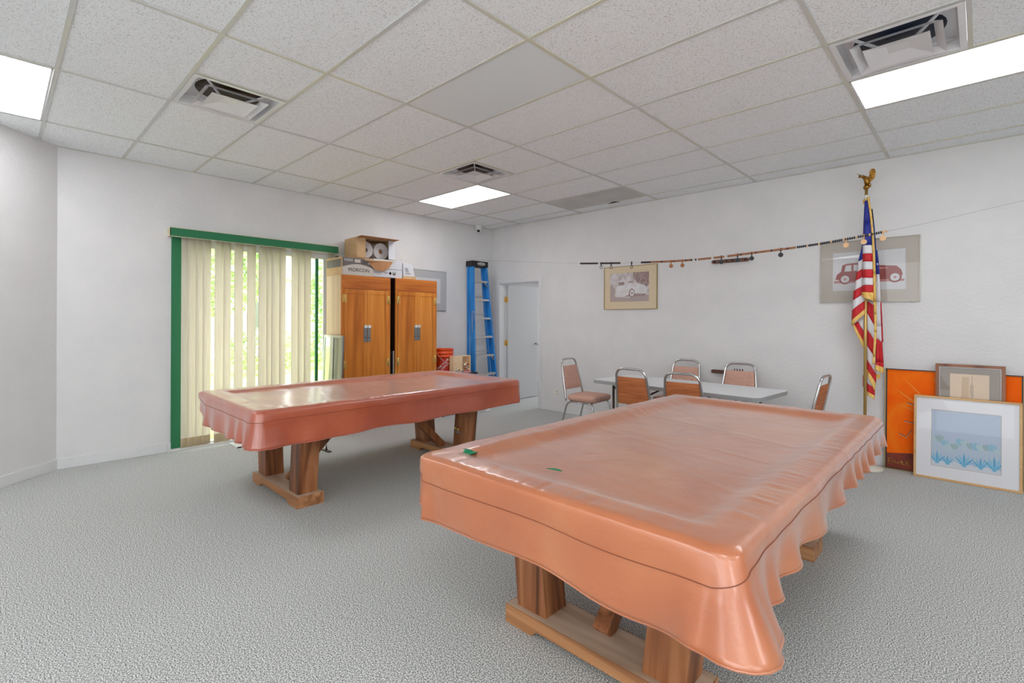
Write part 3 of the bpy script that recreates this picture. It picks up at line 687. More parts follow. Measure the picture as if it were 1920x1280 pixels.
t = thing('step_ladder', 'tall blue fibreglass step ladder standing folded in the corner', 'ladder', (.38, -.57, 0)); LH = 2.36
def rail_pts(z): return .28-(.28-.165)*z/LH, .38-.19*z/LH      # half width, x
def lx(z): return .10-.20*z/LH
for s in (-1, 1):
    b = MB(); z0, z1 = 0, LH
    w0, w1 = .275, .155
    for (xa, xb_, yo, th) in ((-.055, .02, 0, .01),):
        # web
        vs = []
        for z, w in ((z0, w0), (z1, w1)):
            x_ = lx(z)
            vs += [(x_-.06, s*w, z), (x_+.03, s*w, z), (x_+.03, s*(w-.006), z), (x_-.06, s*(w-.006), z)]
        F = [(3, 2, 1, 0), (4, 5, 6, 7), (0, 1, 5, 4), (1, 2, 6, 5), (2, 3, 7, 6), (3, 0, 4, 7)]
        b.add(vs, F, blue_m)
        for fx in (.03, -.066):
            vs = []
            for z, w in ((z0, w0), (z1, w1)):
                x_ = lx(z)+fx; vs += [(x_, s*w, z), (x_+.006, s*w, z), (x_+.006, s*(w-.03), z), (x_, s*(w-.03), z)]
            b.add(vs, F, blue_m)
    b.build('rail', t)
    b = MB(); b.beam((lx(0)-.14, s*.265, 0), (lx(LH)-.09, s*.15, LH-.03), .028, .035, blue_m, side=(0, 1, 0)); b.build('rear_leg', t)
    b = MB(); b.box((lx(0)-.07, s*.28-.02, 0), (lx(0)+.045, s*.28+.02, .05), black_m); b.build('foot', t)
for k in range(7):
    z = .26+.30*k; w = .275-.12*z/LH-.006; x_ = lx(z)
    b = MB(); b.box((x_-.05, -w, z-.012), (x_+.035, w, z), alu_m).box((x_+.031, -w, z-.03), (x_+.036, w, z), alu_m).box((x_-.05, -w, z-.03), (x_-.046, w, z), alu_m)
    if k in (0, 1, 2, 6):
        for s in (-1, 1): b.beam((x_+.02, s*(w-.08), z-.015), (x_+.02, s*(w-.005), z-.10), .003, .02, alu_m)
    b.build('step', t)
    if k in (0, 2, 4, 5):
        b = MB(); b.beam((lx(z)-.115, -w+.02, z+.05), (lx(z)-.115, w-.02, z+.05), .02, .012, alu_m); b.build('rear_brace', t)
b = MB(); x_ = lx(LH); b.box((x_-.12, -.175, LH-.075), (x_+.045, .175, LH+.02), black_m); cap = b.build('top_cap', t, bevel=.006)
b = MB(); b.lathe([(0, 0), (.5, 0), (.5, .01)], white_m, 32, T=Matrix.Translation((x_+.0455, .02, LH-.025)) @ Matrix.Rotation(PI/2, 4, 'Y') @ Matrix.Diagonal((.055, .18, .2, 1))).lathe([(0, 0), (.5, 0), (.5, .01)], black_m, 32, T=Matrix.Translation((x_+.0467, .02, LH-.025)) @ Matrix.Rotation(PI/2, 4, 'Y') @ Matrix.Diagonal((.044, .165, .1, 1))); b.build('oval_badge', cap)
text('lettering', 'WERNER', .034, white_m, face_x(x_+.0485, .02, LH-.025), cap)
b = MB(); b.tube([(lx(1.5)+.035, -.235, 1.52), (lx(1.5)+.04, -.225, 1.56), (lx(1.5)+.04, -.20, 1.56), (lx(1.5)+.035, -.20, 1.28)], .004, alu_m).tube([(lx(1.5)+.035, -.235, 1.52), (lx(1.2)+.03, -.245, 1.22)], .004, alu_m); b.build('spreader', t)

# ================================================================= folding table and chairs
t = thing('folding_table', 'long grey folding table with rounded corners along the back wall', 'table', (3.97, -1.02, 0), math.radians(-4))
def rrect(hx, hy, r, n=6):
    o = []
    for cx_, cy_, a in ((hx-r, hy-r, 0), (-hx+r, hy-r, PI/2), (-hx+r, -hy+r, PI), (hx-r, -hy+r, 1.5*PI)):
        for k in range(n+1): q = a+k/n*PI/2; o.append((cx_+r*math.cos(q), cy_+r*math.sin(q)))
    return o
pl = rrect(.915, .385, .07); n = len(pl)
b = MB(); b.add([(x_, y_, .745) for x_, y_ in pl], [tuple(range(n))], table_m).add([(x_, y_, .707) for x_, y_ in pl], [tuple(range(n))[::-1]], edge_m)
b.add([(x_, y_, .707) for x_, y_ in pl]+[(x_, y_, .745) for x_, y_ in pl], [(k, (k+1) % n, n+(k+1) % n, n+k) for k in range(n)], edge_m); b.build('tabletop', t, bevel=.004)
for s in (-1, 1):
    for q in (-1, 1):
        b = MB(); b.tube([(s*.68, q*.28, .70), (s*.68, q*.28, .0)], .014, brown_m); b.build('leg', t)
    for zz in (.12, .66): b = MB(); b.tube([(s*.68, -.28, zz), (s*.68, .28, zz)], .011, brown_m); b.build('crossbar', t)
    b = MB(); b.tube([(s*.68, 0, .44), (s*.20, 0, .69)], .010, brown_m).box((s*.17-.04, -.05, .68), (s*.17+.04, .05, .706), brown_m); b.build('brace', t)
# banquet chair, forward = +Y
def smooth_path(pts, r=.05, n=5):
    pts = [Vector(p) for p in pts]; o = [pts[0]]
    for i in range(1, len(pts)-1):
        a, p, c = pts[i-1], pts[i], pts[i+1]; d1_, d2_ = (a-p), (c-p); q = min(r, d1_.length*.49, d2_.length*.49)
        A = p+d1_.normalized()*q; B = p+d2_.normalized()*q
        for k in range(n+1):
            u = k/n; o.append(A*(1-u)**2+p*2*u*(1-u)+B*u*u)
    o.append(pts[-1]); return o
def make_chair(loc, rz, label):
    t = thing('banquet_chair', label, 'chair', loc, rz, 'chrome framed banquet chairs around the folding table')
    def bk(z): return -.20-.10*(z-.45)/.47       # y of the back at height z
    def hw(z): return .205-.045*(z-.45)/.47
    pl = [(-hw(.45), -.20, .43), (-hw(.45), bk(.47), .47), (-hw(.93), bk(.93), .93), (hw(.93), bk(.93), .93), (hw(.45), bk(.47), .47), (hw(.45), -.20, .43)]
    b = MB(); b.tube(smooth_path(pl, .085), .0125, chrome_m, 10); b.build('back_frame', t)
    b = MB(); z0, z1 = .56, .845
    def pf(side):
        def fn(u, v):
            z = z0+(z1-z0)*v; x_ = (u*2-1)*(hw(z)-.014); e = min(1, 6*min(u, 1-u), 6*min(v, 1-v)+.0)
            return (x_, bk(z)+side*(.005+.017*math.sqrt(max(e, 0))), z)
        return fn
    b.grid(pf(1), 10, 10, pad_m); b.build('backrest', t)
    b = MB(); b.grid(pf(-.55), 10, 10, padback_m); b.build('backrest_shell', t, label='orange vinyl back of the backrest')
    pl = rrect(.215, .205, .07, 5); n = len(pl); vs = []; prof = [(.94, .435), (1, .45), (1.02, .475), (.99, .495), (.9, .505), (.6, .512), (.2, .514)]
    for k, z in prof: vs += [(x_*k, y_*k+.01, z) for x_, y_ in pl]
    fs = [(i*n+k, i*n+(k+1) % n, (i+1)*n+(k+1) % n, (i+1)*n+k) for i in range(len(prof)-1) for k in range(n)]+[tuple(range(n))[::-1], tuple((len(prof)-1)*n+k for k in range(n))]
    b = MB(); b.add(vs, fs, pad_m, True); b.build('seat', t)
    for s in (-1, 1):
        b = MB(); b.tube(smooth_path([(s*.19, -.12, .428), (s*.20, .17, .428), (s*.215, .235, 0)], .07), .0115, chrome_m); b.build('front_leg', t)
        b = MB(); b.tube(smooth_path([(s*.19, .10, .420), (s*.20, -.18, .420), (s*.215, -.29, 0)], .07), .0115, chrome_m); b.build('rear_leg', t)
    b = MB(); b.tube([(-.19, .13, .418), (.19, .13, .418)], .009, chrome_m).tube([(-.19, -.15, .418), (.19, -.15, .418)], .009, chrome_m); b.build('seat_frame', t)
    return t
CH = [((2.73, -.955, 0), -PI/2+math.radians(4), 'chrome banquet chair at the left end of the folding table, seat fully visible'),
      ((3.70, -1.33, 0), 0, 'orange backed banquet chair on the near side, left of the two facing away'),
      ((4.245, -1.37, 0), math.radians(2), 'orange backed banquet chair on the near side, right of the two facing away'),
      ((3.585, -.36, 0), PI, 'chrome banquet chair against the wall, left of the two behind the table'),
      ((4.25, -.41, 0), PI, 'chrome banquet chair against the wall, right of the two behind the table'),
      ((4.95, -.87, 0), PI/2-math.radians(2), 'chrome banquet chair seen edge on at the right end of the folding table')]
c0 = make_chair(*CH[0])
for a in CH[1:]: dup(c0, *a)

# ================================================================= wall items
def picture(loc, w, h, frame_m, fw_, mat_m, ins, label, rx=0, depth=.02, cat='picture', name='framed_picture', glass=True):
    t = thing(name, label, cat, loc, 0, rx=rx)
    b = MB(); b.box((0, -depth, 0), (fw_, 0, h), frame_m).box((w-fw_, -depth, 0), (w, 0, h), frame_m).box((fw_, -depth, 0), (w-fw_, 0, fw_), frame_m).box((fw_, -depth, h-fw_), (w-fw_, 0, h), frame_m); b.build('frame', t, bevel=.0015)
    b = MB(); x0, z0, x1, z1 = ins; y0 = -depth*.55
    b.box((fw_, y0, fw_), (x0, -.002, h-fw_), mat_m).box((x1, y0, fw_), (w-fw_, -.002, h-fw_), mat_m).box((x0, y0, fw_), (x1, -.002, z0), mat_m).box((x0, y0, z1), (x1, -.002, h-fw_), mat_m)
    if x1 > x0: b.build('mat_board', t)
    if glass:
        b = MB(); b.box((fw_, -depth*.8, fw_), (w-fw_, -depth*.8+.002, h-fw_), glass_m); b.build('glass', t)
    return t
def flat(b, pts, y, m):
    b.add([(x, y, z) for x, z in pts], [tuple(range(len(pts)))], m)
def disc(b, x, z, r, y, m, n=24, ry=None): flat(b, [(x+r*math.cos(2*PI*k/n), z+(ry or r)*math.sin(2*PI*k/n)) for k in range(n)], y, m)
tan_mat = mat('tan_mat_board', (228, 210, 178), .8); grey_mat = mat('grey_mat_board', (190, 182, 172), .8); gold_fr = mat('thin_gold_frame', (176, 150, 104), .35, .6)
sepia_bg = noisy('sepia_photo', [(.3, (184, 170, 168)), (.5, (212, 204, 204)), (.7, (236, 234, 236))], 14, rough=.5)
sepia_d = noisy('sepia_dark', [(.3, (138, 108, 104)), (.7, (184, 162, 158))], 30, rough=.5); sepia_l = noisy('sepia_light', [(.3, (216, 210, 212)), (.7, (238, 236, 238))], 9, rough=.5)
sepia_m = mat('sepia_mid', (184, 166, 164), .5)
# car photo 1
W1, H1 = .82, .60
t = picture((2.338, -.002, 1.575), W1, H1, gold_fr, .008, tan_mat, (.098, .108, .70, .505), 'tan matted sepia photograph of a vintage car near the doorway')
b = MB(); fx = lambda x: .098+.602*x; fz = lambda z: .108+.397*z
b.box((.098, -.006, .108), (.70, -.003, .505), sepia_bg)
def q(pts, m, k): flat(b, [(fx(x), fz(z)) for x, z in pts], -.0062-.0004*k, m)
q([(0, 0), (1, 0), (1, .22), (0, .2)], sepia_m, 1)
q([(.6, 1), (1, 1), (1, .55), (.86, .4), (.72, .62), (.62, .8)], sepia_d, 1); q([(0, .2), (.12, .2), (.14, .45), (.05, .6), (0, .58)], sepia_m, 1)
q([(.14, .16), (.18, .62), (.24, .74), (.4, .76), (.5, .66), (.72, .63), (.9, .54), (.97, .42), (.92, .26), (.7, .18), (.5, .14)], sepia_l, 2)
q([(.2, .57), (.23, .68), (.37, .69), (.38, .58)], sepia_d, 3); q([(.45, .66), (.5, .72), (.62, .71), (.6, .63)], sepia_m, 3)
q([(.35, .17), (.9, .17), (.93, .26), (.65, .27), (.5, .24)], sepia_d, 3)
disc(b, fx(.57), fz(.29), .045, -.0080, sepia_d, ry=.062); disc(b, fx(.575), fz(.29), .032, -.0084, sepia_l, ry=.046); disc(b, fx(.58), fz(.29), .014, -.0088, sepia_d)
b.build('car_photograph', t)
# car photo 2
W2, H2 = .815, .63
t = picture((5.025, -.002, 1.615), W2, H2, mat('thin_silver_frame', (176, 170, 158), .3, .7), .007, grey_mat, (.108, .12, .708, .515), 'wide grey matted picture of a red vintage coupe behind the flag')
pw = mat('print_white', (212, 212, 214), .5); rd = mat('print_red_brown', (150, 72, 66), .5); rl = mat('print_rose', (190, 130, 126), .5)
b = MB(); b.box((.108, -.006, .12), (.708, -.003, .515), pw)
fx = lambda x: .108+.60*x; fz = lambda z: .12+.395*z
q([(.02, .2), (.98, .2), (.98, .25), (.5, .3), (.02, .26)], rl, 1)
q([(.04, .3), (.06, .42), (.12, .5), (.14, .66), (.2, .7), (.36, .71), (.5, .62), (.62, .62), (.76, .6), (.88, .58), (.94, .48), (.96, .36), (.9, .26), (.55, .26), (.3, .24), (.2, .26)], rd, 2)
q([(.17, .5), (.19, .65), (.27, .66), (.27, .5)], pw, 3); q([(.3, .5), (.3, .66), (.35, .66), (.42, .52)], pw, 3)
q([(.5, .6), (.75, .55), (.78, .53), (.5, .5)], rl, 3)
for cx_ in (.18, .86):
    disc(b, fx(cx_), fz(.3), .052, -.0080, rd); disc(b, fx(cx_), fz(.3), .037, -.0084, pw); disc(b, fx(cx_), fz(.3), .012, -.0088, rl)
b.build('car_print', t)
# picture behind the cabinets, on the left wall
t = thing('framed_picture', 'grey matted picture on the wall partly hidden behind the right cabinet', 'picture', (.002, -1.88, 1.56), PI/2)
b = MB(); b.box((0, -.012, 0), (.85, 0, .63), steel_m); b.build('frame', t)
b = MB(); b.box((.008, -.015, .008), (.842, -.012, .622), mat('pale_grey_mat', (182, 184, 186), .7)); b.build('mat_board', t)
b = MB(); b.box((.12, -.0165, .12), (.73, -.015, .51), pw); b.build('print', t)
# cue rack
rk = wood('rack_wood', (74, 44, 34), (104, 66, 50), (126, 84, 62), 'x', 9, .4)
t = thing('cue_rack', 'brown wooden cue rack on the back wall above the folding table', 'cue rack', (3.88, 0, 0))
def bar(z, nm):
    b = MB(); pl = rrect(.215, .021, .0205, 5); b.prism([(x+.215, z_+z) for x, z_ in pl], -.033, rk, T=Matrix.Translation((0, -.003, 0))); o = b.build(nm, t, bevel=.002); return o
bar(2.135, 'upper_bar'); bar(.81, 'lower_bar')
for k in range(6):
    b = MB(); x = .04+.07*k; b.lathe([(.012, 0), (.012, .004), (0, .004)], black_m, 12, T=Matrix.Translation((x, -.0355, 2.135)) @ Matrix.Rotation(PI/2, 4, 'X')); b.build('cue_clip', t)
for k in range(4):
    b = MB(); b.tube([(.27+.03*k, -.02, .83), (.27+.03*k, -.02, .858)], .006, rk, 6); b.build('peg', t)
# outlet
t = thing('wall_outlet', 'white electrical outlet low on the wall between door and chair', 'outlet', (1.477, 0, .295))
b = MB(); b.box((-.036, -.006, -.058), (.036, 0, .058), white_m); b.build('plate', t, bevel=.003)
for z in (-.022, .022):
    b = MB(); b.box((-.016, -.009, z-.015), (.016, -.006, z+.015), ivory_m).box((-.008, -.0095, z-.004), (-.005, -.009, z+.007), black_m).box((.005, -.0095, z-.004), (.008, -.009, z+.007), black_m); b.build('socket', t)
# security camera
t = thing('security_camera', 'white dome security camera under the ceiling near the back corner', 'camera', (.13, -.43, H))
b = MB(); b.lathe([(.058, 0), (.058, -.03), (.05, -.04), (.046, -.07), (.04, -.085)], white_m, 24, smooth=True); b.build('housing', t)
b = MB(); b.lathe([(0, .036), (.03, .022), (.036, 0), (.03, -.022), (0, -.036)], white_m, 20, T=Matrix.Translation((.008, -.01, -.095))); hd = b.build('eyeball', t)
b = MB(); b.lathe([(0, 0), (.024, 0), (.020, .014), (0, .018)], black_m, 20, T=Matrix.Translation((.024, -.032, -.108)) @ Matrix.Rotation(math.radians(115), 4, Vector((.8, .6, 0)))); b.build('lens', hd)

# ================================================================= scoring beads on a wire
KX = [0.002, .409, 2.338, 2.97, 3.443, 3.836, 4.195, 4.576, 4.968, 5.32, 5.658, 5.962, 6.491, RX]
KZ = [2.44, 2.385, 2.185, 2.144, 2.12, 2.107, 2.113, 2.131, 2.147, 2.176, 2.22, 2.259, 2.355, 2.75]
def wz(x):
    for i in range(len(KX)-1):
        if x <= KX[i+1]: u = (x-KX[i])/(KX[i+1]-KX[i]); return KZ[i]+(KZ[i+1]-KZ[i])*u
    return KZ[-1]
def smz(x): return sum(wz(x+d) for d in (-.16, -.08, 0, .08, .16))/5
def uX(u): # image column -> x on the wire plane
    T_ = [(1088, 2.338), (1165, 2.97), (1230, 3.443), (1290, 3.836), (1350, 4.195), (1420, 4.576), (1500, 4.968), (1580, 5.32), (1665, 5.658)]
    for i in range(len(T_)-1):
        if u <= T_[i+1][0]: break
    return T_[i][1]+(T_[i+1][1]-T_[i][1])*(u-T_[i][0])/(T_[i+1][0]-T_[i][0])
t = thing('scoring_string', 'overhead wire strung with brown and black scoring beads across the back wall', 'scoring beads', (0, -.6, 0))
b = MB(); b.tube([(x*.1*RX/1.0 if False else x, 0, smz(x) if .3 < x < 9 else wz(x)) for x in [RX*k/60 for k in range(61)]], .0012, steel_m, 5); b.build('wire', t)
bm_ = [mat('bead_brown', (172, 112, 72), .4), mat('bead_dark', (60, 44, 40), .4), mat('bead_black', (44, 46, 54), .35), mat('bead_tan', (222, 178, 132), .4), mat('bead_maroon', (104, 48, 42), .4)]
segs = [(1089, 1122, 1), (1128, 1163, 1), (1204, 1222, 1), (1222, 1297, 0), (1311, 1334, 0), (1340, 1360, 0), (1366, 1494, 0), (1496, 1656, 2)]
beads = []
for a, c_, k in segs:
    x = uX(a); xe = uX(c_); n = 0
    while x < xe:
        kk = k
        if k == 0 and n % 9 == 8: kk = 4 if n % 2 else 1
        if k == 2 and n % 6 == 5: kk = 3
        beads.append((x, kk)); x += .0165; n += 1
for u, k in ((1297, 1), (1305, 1), (1334, 3), (1662, 3)): beads.append((uX(u), k))
def bead_mesh(b, x, k, T=None):
    b.lathe([(.003, -.0068), (.0105, -.006), (.0135, 0), (.0105, .006), (.003, .0068)], bm_[k], 10, T=Matrix.Translation((x, 0, smz(x))) @ Matrix.Rotation(PI/2, 4, 'Y'))
near = set(sorted(range(len(beads)), key=lambda i: -beads[i][0])[:96])
rest = MB()
for i, (x, k) in enumerate(beads):
    if i in near: b = MB(); bead_mesh(b, x, k); b.build('bead', t)
    else: bead_mesh(rest, x, k)
o = rest.build('beads', t); o['kind'] = 'stuff'
for u, k in ((1128.5, 2), (1147, 2), (1185, 2), (1259, 0), (1280, 0), (1353, 2), (1384, 2), (1410, 2), (1465, 2), (1587, 3), (1621, 3), (1656, 3)):
    x = uX(u); z = smz(x); m = bm_[k]; r = .023 if u > 1240 else .018
    b = MB()
    b.lathe([(0, -.004), (r, -.004), (r, .004), (0, .004)], m, 18, T=Matrix.Translation((x, 0, z-.055)) @ Matrix.Rotation(PI/2, 4, 'X'), smooth=False) if u > 1240 else b.tube([(x+r*math.cos(a*PI/6), 0, z-.052+r*math.sin(a*PI/6)) for a in range(12)], .0035, m, 6, closed=True)
    b.beam((x, 0, z-.04), (x, 0, z-.012), .014, .007, m).tube([(x-.0, -.0, z-.016), (x, 0, z+.014)], .009, m, 8)
    b.build('hanging_marker', t)

# ================================================================= flag
t = thing('flag_stand', 'gold flagpole with eagle finial and furled fringed flag by the back wall', 'flag', (5.445, -.235, 0))
b = MB(); b.lathe([(.0, 0), (.145, 0), (.15, .012), (.14, .03), (.06, .045), (.035, .07), (.022, .12), (.0, .12)], mat('cream_base', (220, 214, 200), .4), 36); b.build('base', t)
b = MB(); b.tube([(0, 0, .05), (.004, 0, 2.70)], .0135, gold_m, 12); b.build('pole', t)
b = MB(); b.tube([(.003, 0, 2.60), (.004, 0, 2.64)], .0165, white_m, 12).tube([(.003, 0, 2.56), (.003, 0, 2.6)], .026, fringe_m, 12); b.build('pole_sleeve', t)
# eagle
b = MB(); b.lathe([(0, 0), (.02, .004), (.028, .022), (.02, .04), (.008, .046)], gold_dark, 18, T=Matrix.Translation((.004, 0, 2.695)))
b.tube([(.004, 0, 2.73), (.012, -.005, 2.765), (.002, -.008, 2.80), (-.02, -.012, 2.822)], [.014, .026, .024, .012], gold_dark, 12)
b.tube([(-.018, -.012, 2.822), (-.04, -.014, 2.828), (-.058, -.016, 2.818)], [.014, .012, .003], gold_dark, 8)
b.tube([(.012, 0, 2.76), (.03, 0, 2.735), (.035, 0, 2.715)], [.016, .014, .006], gold_dark, 8)
eg = b.build('eagle_finial', t)
def wing(pts, nm):
    b = MB(); b.prism(pts, .012, gold_dark, T=Matrix.Translation((0, -.006, 0))); b.build(nm, eg, bevel=.003)
wing([(.015, 2.79), (.03, 2.76), (.05, 2.775), (.07, 2.80), (.078, 2.86), (.066, 2.885), (.045, 2.888), (.03, 2.87), (.025, 2.83)], 'wing')
wing([(-.005, 2.80), (-.03, 2.825), (-.062, 2.858), (-.08, 2.868), (-.05, 2.85), (-.06, 2.836), (-.03, 2.81), (-.012, 2.785)], 'wing')
def FX(x, y):
    u = 1480+x/2.725; v = 310+y/2.725
    return (u-1624+(v-375)*.008)*.00411, 2.597-.005173*(v-375)
fb = MB(); FRm = MB()
def cloth(mb, L, Rr, cols, base, bulge, nx=8, ph=0, amp=.006, sub=4):
    # L,Rr chains of image points; cols per band
    for k in range(len(L)-1):
        m = cols[k]
        def fn(u, v, k=k):
            l = (L[k][0]+(L[k+1][0]-L[k][0])*v, L[k][1]+(L[k+1][1]-L[k][1])*v); r = (Rr[k][0]+(Rr[k+1][0]-Rr[k][0])*v, Rr[k][1]+(Rr[k+1][1]-Rr[k][1])*v)
            x, z = FX(l[0]+(r[0]-l[0])*u, l[1]+(r[1]-l[1])*u)
            return (x, base-bulge*math.sin(PI*u)-amp*math.sin(u*11+ph+z*2), z)
        mb.grid(fn, nx, sub, m)
Rd, Wh, Bl, Go = flag_red, flag_white, flag_blue, fringe_m
cloth(fb, [(391, 190), (384, 300), (380, 413), (379, 455), (379, 495), (378, 535), (378, 577), (377, 613), (376, 650)],
      [(409, 190), (426, 300), (432, 415), (434, 457), (435, 497), (436, 537), (437, 579), (438, 615), (438, 655)], [Bl, Bl, Wh, Rd, Wh, Rd, Wh, Rd], -.052, .03, ph=.5)
cloth(FRm, [(376, 648), (375, 672)], [(438, 653), (437, 696)], [Go], -.055, .03, ph=.5)
cloth(fb, [(380, 385), (352, 492), (345, 545), (337, 590), (328, 640), (323, 690), (318, 740), (315, 795)],
      [(388, 385), (388, 475), (388, 522), (388, 565), (388, 612), (388, 652), (388, 690), (389, 735)], [Bl, Wh, Rd, Wh, Rd, Wh, Rd], -.012, .018, ph=2)
cloth(FRm, [(315, 793), (316, 818)], [(389, 733), (389, 757)], [Go], -.016, .018, ph=2)
# lower left flap and fringe
cloth(fb, [(322, 812), (345, 796), (372, 775)], [(380, 915), (388, 865), (388, 800)], [Rd, Wh], .028, .006, ph=1)
cloth(FRm, [(316, 815), (324, 808)], [(377, 940), (384, 912)], [Go], .024, .006, ph=1)
# lower fold right of the pole
ys = [(690, 720), (745, 830), (830, 900), (915, 985), (985, 1060), (1040, 1108)]
cloth(fb, [(391, a) for a, c_ in ys], [(440, c_) for a, c_ in ys], [Rd, Wh, Rd, Wh, Rd], .030, .014, ph=3)
cloth(FRm, [(391, 1036), (394, 1068)], [(438, 1104), (434, 1150)], [Go], .027, .012, ph=3)
cloth(fb, [(390, 1066), (391, 1110), (392, 1155)], [(430, 1085), (432, 1135), (433, 1175)], [Wh, Rd], .034, .008, ph=3.4)
cloth(FRm, [(392, 1153), (393, 1172)], [(434, 1172), (430, 1192)], [Go], .031, .008, ph=3.4)
cloth(fb, [(372, 1075), (371, 1130)], [(386, 1045), (386, 1160)], [Rd], .034, .005)
# right fold
cloth(fb, [(446, 440), (447, 500), (447, 560), (448, 700), (449, 820), (446, 880), (442, 1000), (440, 1018)], [(452, 440), (459, 500), (463, 560), (467, 700), (472, 820), (475, 900), (481, 1000), (482, 1030)], [Bl, Bl, Wh, Wh, Wh, Rd, Rd], -.01, .012, ph=4)
cloth(FRm, [(440, 1012), (439, 1040)], [(482, 1026), (480, 1056)], [Go], -.013, .012, ph=4)
cloth(fb, [(468, 700), (472, 820), (475, 900)], [(472, 700), (477, 820), (480, 900)], [Rd, Rd], -.008, .006)
cloth(FRm, [(432, 1065), (430, 1090)], [(462, 1060), (460, 1085)], [Go], .03, .004)
# long fringe running down the leading edge
ch = [(409, 170), (419, 230), (427, 300), (434, 380), (438, 450), (441, 560), (443, 700), (445, 760), (446, 850), (439, 970), (435, 1010)]
cloth(FRm, [(x-6, y_) for x, y_ in ch], [(x+6, y_) for x, y_ in ch], [Go]*10, -.064, .006, nx=3)
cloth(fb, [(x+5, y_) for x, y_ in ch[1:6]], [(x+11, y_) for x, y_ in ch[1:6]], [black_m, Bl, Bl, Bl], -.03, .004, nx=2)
fl = fb.build('flag', t, solid=.003); FRm.build('fringe', fl, solid=.004)
b = MB(); x, z = FX(452, 510); flat(b, [(x+(.014 if k % 2 == 0 else .006)*math.sin(k*PI/5), z+(.014 if k % 2 == 0 else .006)*math.cos(k*PI/5)) for k in range(10)], -.029, flag_white); b.build('star', fl)

# ================================================================= pictures leaning on the wall
or_m = noisy('orange_canvas', [(.3, (246, 92, 0)), (.5, (250, 108, 8)), (.75, (252, 146, 30))], 2.2, rough=.7, dist=.8, spec=.15)
t = thing('framed_painting', 'large orange painting in a thin dark frame leaning against the wall', 'painting', (5.58, -.055, 0), 0, rx=math.radians(-1.5))
dkf = mat('dark_thin_frame', (44, 30, 24), .4); W3, H3 = .945, .965
b = MB(); b.box((0, -.03, 0), (.008, 0, H3), gold_fr).box((W3-.008, -.03, 0), (W3, 0, H3), gold_fr).box((.008, -.03, 0), (W3-.008, 0, .008), gold_fr).box((.008, -.03, H3-.008), (W3-.008, 0, H3), dkf)
b.box((.008, -.022, .008), (.018, 0, H3-.008), dkf).box((W3-.018, -.022, .008), (W3-.008, 0, H3-.008), dkf).box((.018, -.022, .008), (W3-.018, 0, .016), dkf); b.build('frame', t)
b = MB(); b.box((.018, -.02, .016), (W3-.018, -.004, H3-.008), or_m)
oy = mat('amber_streak', (238, 142, 34), .5); og = noisy('dark_ground', [(.3, (96, 34, 22)), (.7, (140, 52, 28))], 8, rough=.6); wl = mat('white_line', (236, 214, 190), .5)
ys_ = -.0203
flat(b, [(.018, .016), (W3-.018, .016), (W3-.018, .17), (.5, .16), (.2, .175), (.018, .15)], ys_, og)
for (x0, z0, x1, z1, w) in ((.10, .76, .30, .60, .022), (.16, .86, .42, .56, .02), (.36, .90, .46, .62, .022), (.30, .74, .46, .60, .014), (.64, .9, .56, .62, .02), (.09, .63, .28, .56, .012)):
    d = Vector((x1-x0, z1-z0)).normalized(); n_ = Vector((-d.y, d.x))*w/2; flat(b, [(x0+n_.x*.2, z0+n_.y*.2), (x0-n_.x*.2, z0-n_.y*.2), (x1-n_.x, z1-n_.y), (x1+n_.x, z1+n_.y)], ys_, oy)
for pts_ in ([(.11, .35), (.165, .325), (.21, .40)], [(.15, .475), (.24, .462), (.32, .49)], [(.17, .65), (.24, .63), (.3, .64)]):
    for (p_, q_) in zip(pts_, pts_[1:]):
        b.beam((p_[0], ys_-.001, p_[1]), (q_[0], ys_-.001, q_[1]), .003, .006, dkf); b.beam((p_[0], ys_-.0015, p_[1]-.005), (q_[0], ys_-.0015, q_[1]-.004), .002, .003, wl)
b.build('canvas', t)
sig = [[(.03, .10), (.035, .05)], [(.03, .10), (.055, .105)], [(.03, .08), (.05, .08)], [(.055, .06), (.065, .1), (.075, .06)], [(.085, .09), (.09, .06), (.10, .075), (.105, .06), (.115, .09)], [(.125, .06), (.13, .095)], [(.135, .095), (.135, .06), (.155, .06)], [(.135, .08), (.15, .08)], [(.165, .05), (.165, .10), (.185, .095), (.17, .078), (.195, .05)]]
b = MB()
for s in sig: b.tube([(x, ys_-.002, z) for x, z in s], .0022, mat('yellow_script', (214, 160, 60), .5) if 'yellow_script' not in MATS else MATS['yellow_script'], 5)
b.build('signature', t)
t = picture((5.955, -.104, 0), .455, 1.04, wood('brown_frame_wood', (110, 64, 40), (140, 88, 58), (160, 106, 74), 'z', 8), .026, mat('taupe_mat', (150, 138, 128), .8), (.10, .35, .355, .955),
            'brown wood framed etching on beige paper standing behind the tulip print', rx=math.radians(-1.5), depth=.024)
b = MB(); b.box((.10, -.012, .35), (.355, -.006, .955), mat('beige_paper', (222, 198, 170), .8))
et = mat('etching_line', (128, 104, 84), .8); es = mat('etching_shade', (206, 176, 142), .8)
flat(b, [(.17, .60), (.225, .60), (.225, .93), (.18, .93)], -.0124, es)
for x, z0, z1 in ((.244, .55, .945), (.238, .7, .88), (.25, .75, .86), (.233, .78, .84), (.226, .6, .7), (.253, .6, .68)): b.box((x, -.0128, z0), (x+.002, -.0124, z1), et)
b.box((.228, -.0128, .85), (.258, -.0124, .852), et); b.beam((.246, -.0126, .80), (.28, -.0126, .73), .0015, .0005, et)
b.build('etching', t)
b = MB(); b.box((.026, -.02, .026), (.031, -.013, 1.014), steel_m).box((.424, -.02, .026), (.429, -.013, 1.014), steel_m).box((.031, -.02, 1.009), (.424, -.013, 1.014), steel_m); b.build('beaded_liner', t)
blond = wood('blond_frame_wood', (196, 150, 96), (212, 168, 112), (224, 184, 130), 'x', 6)
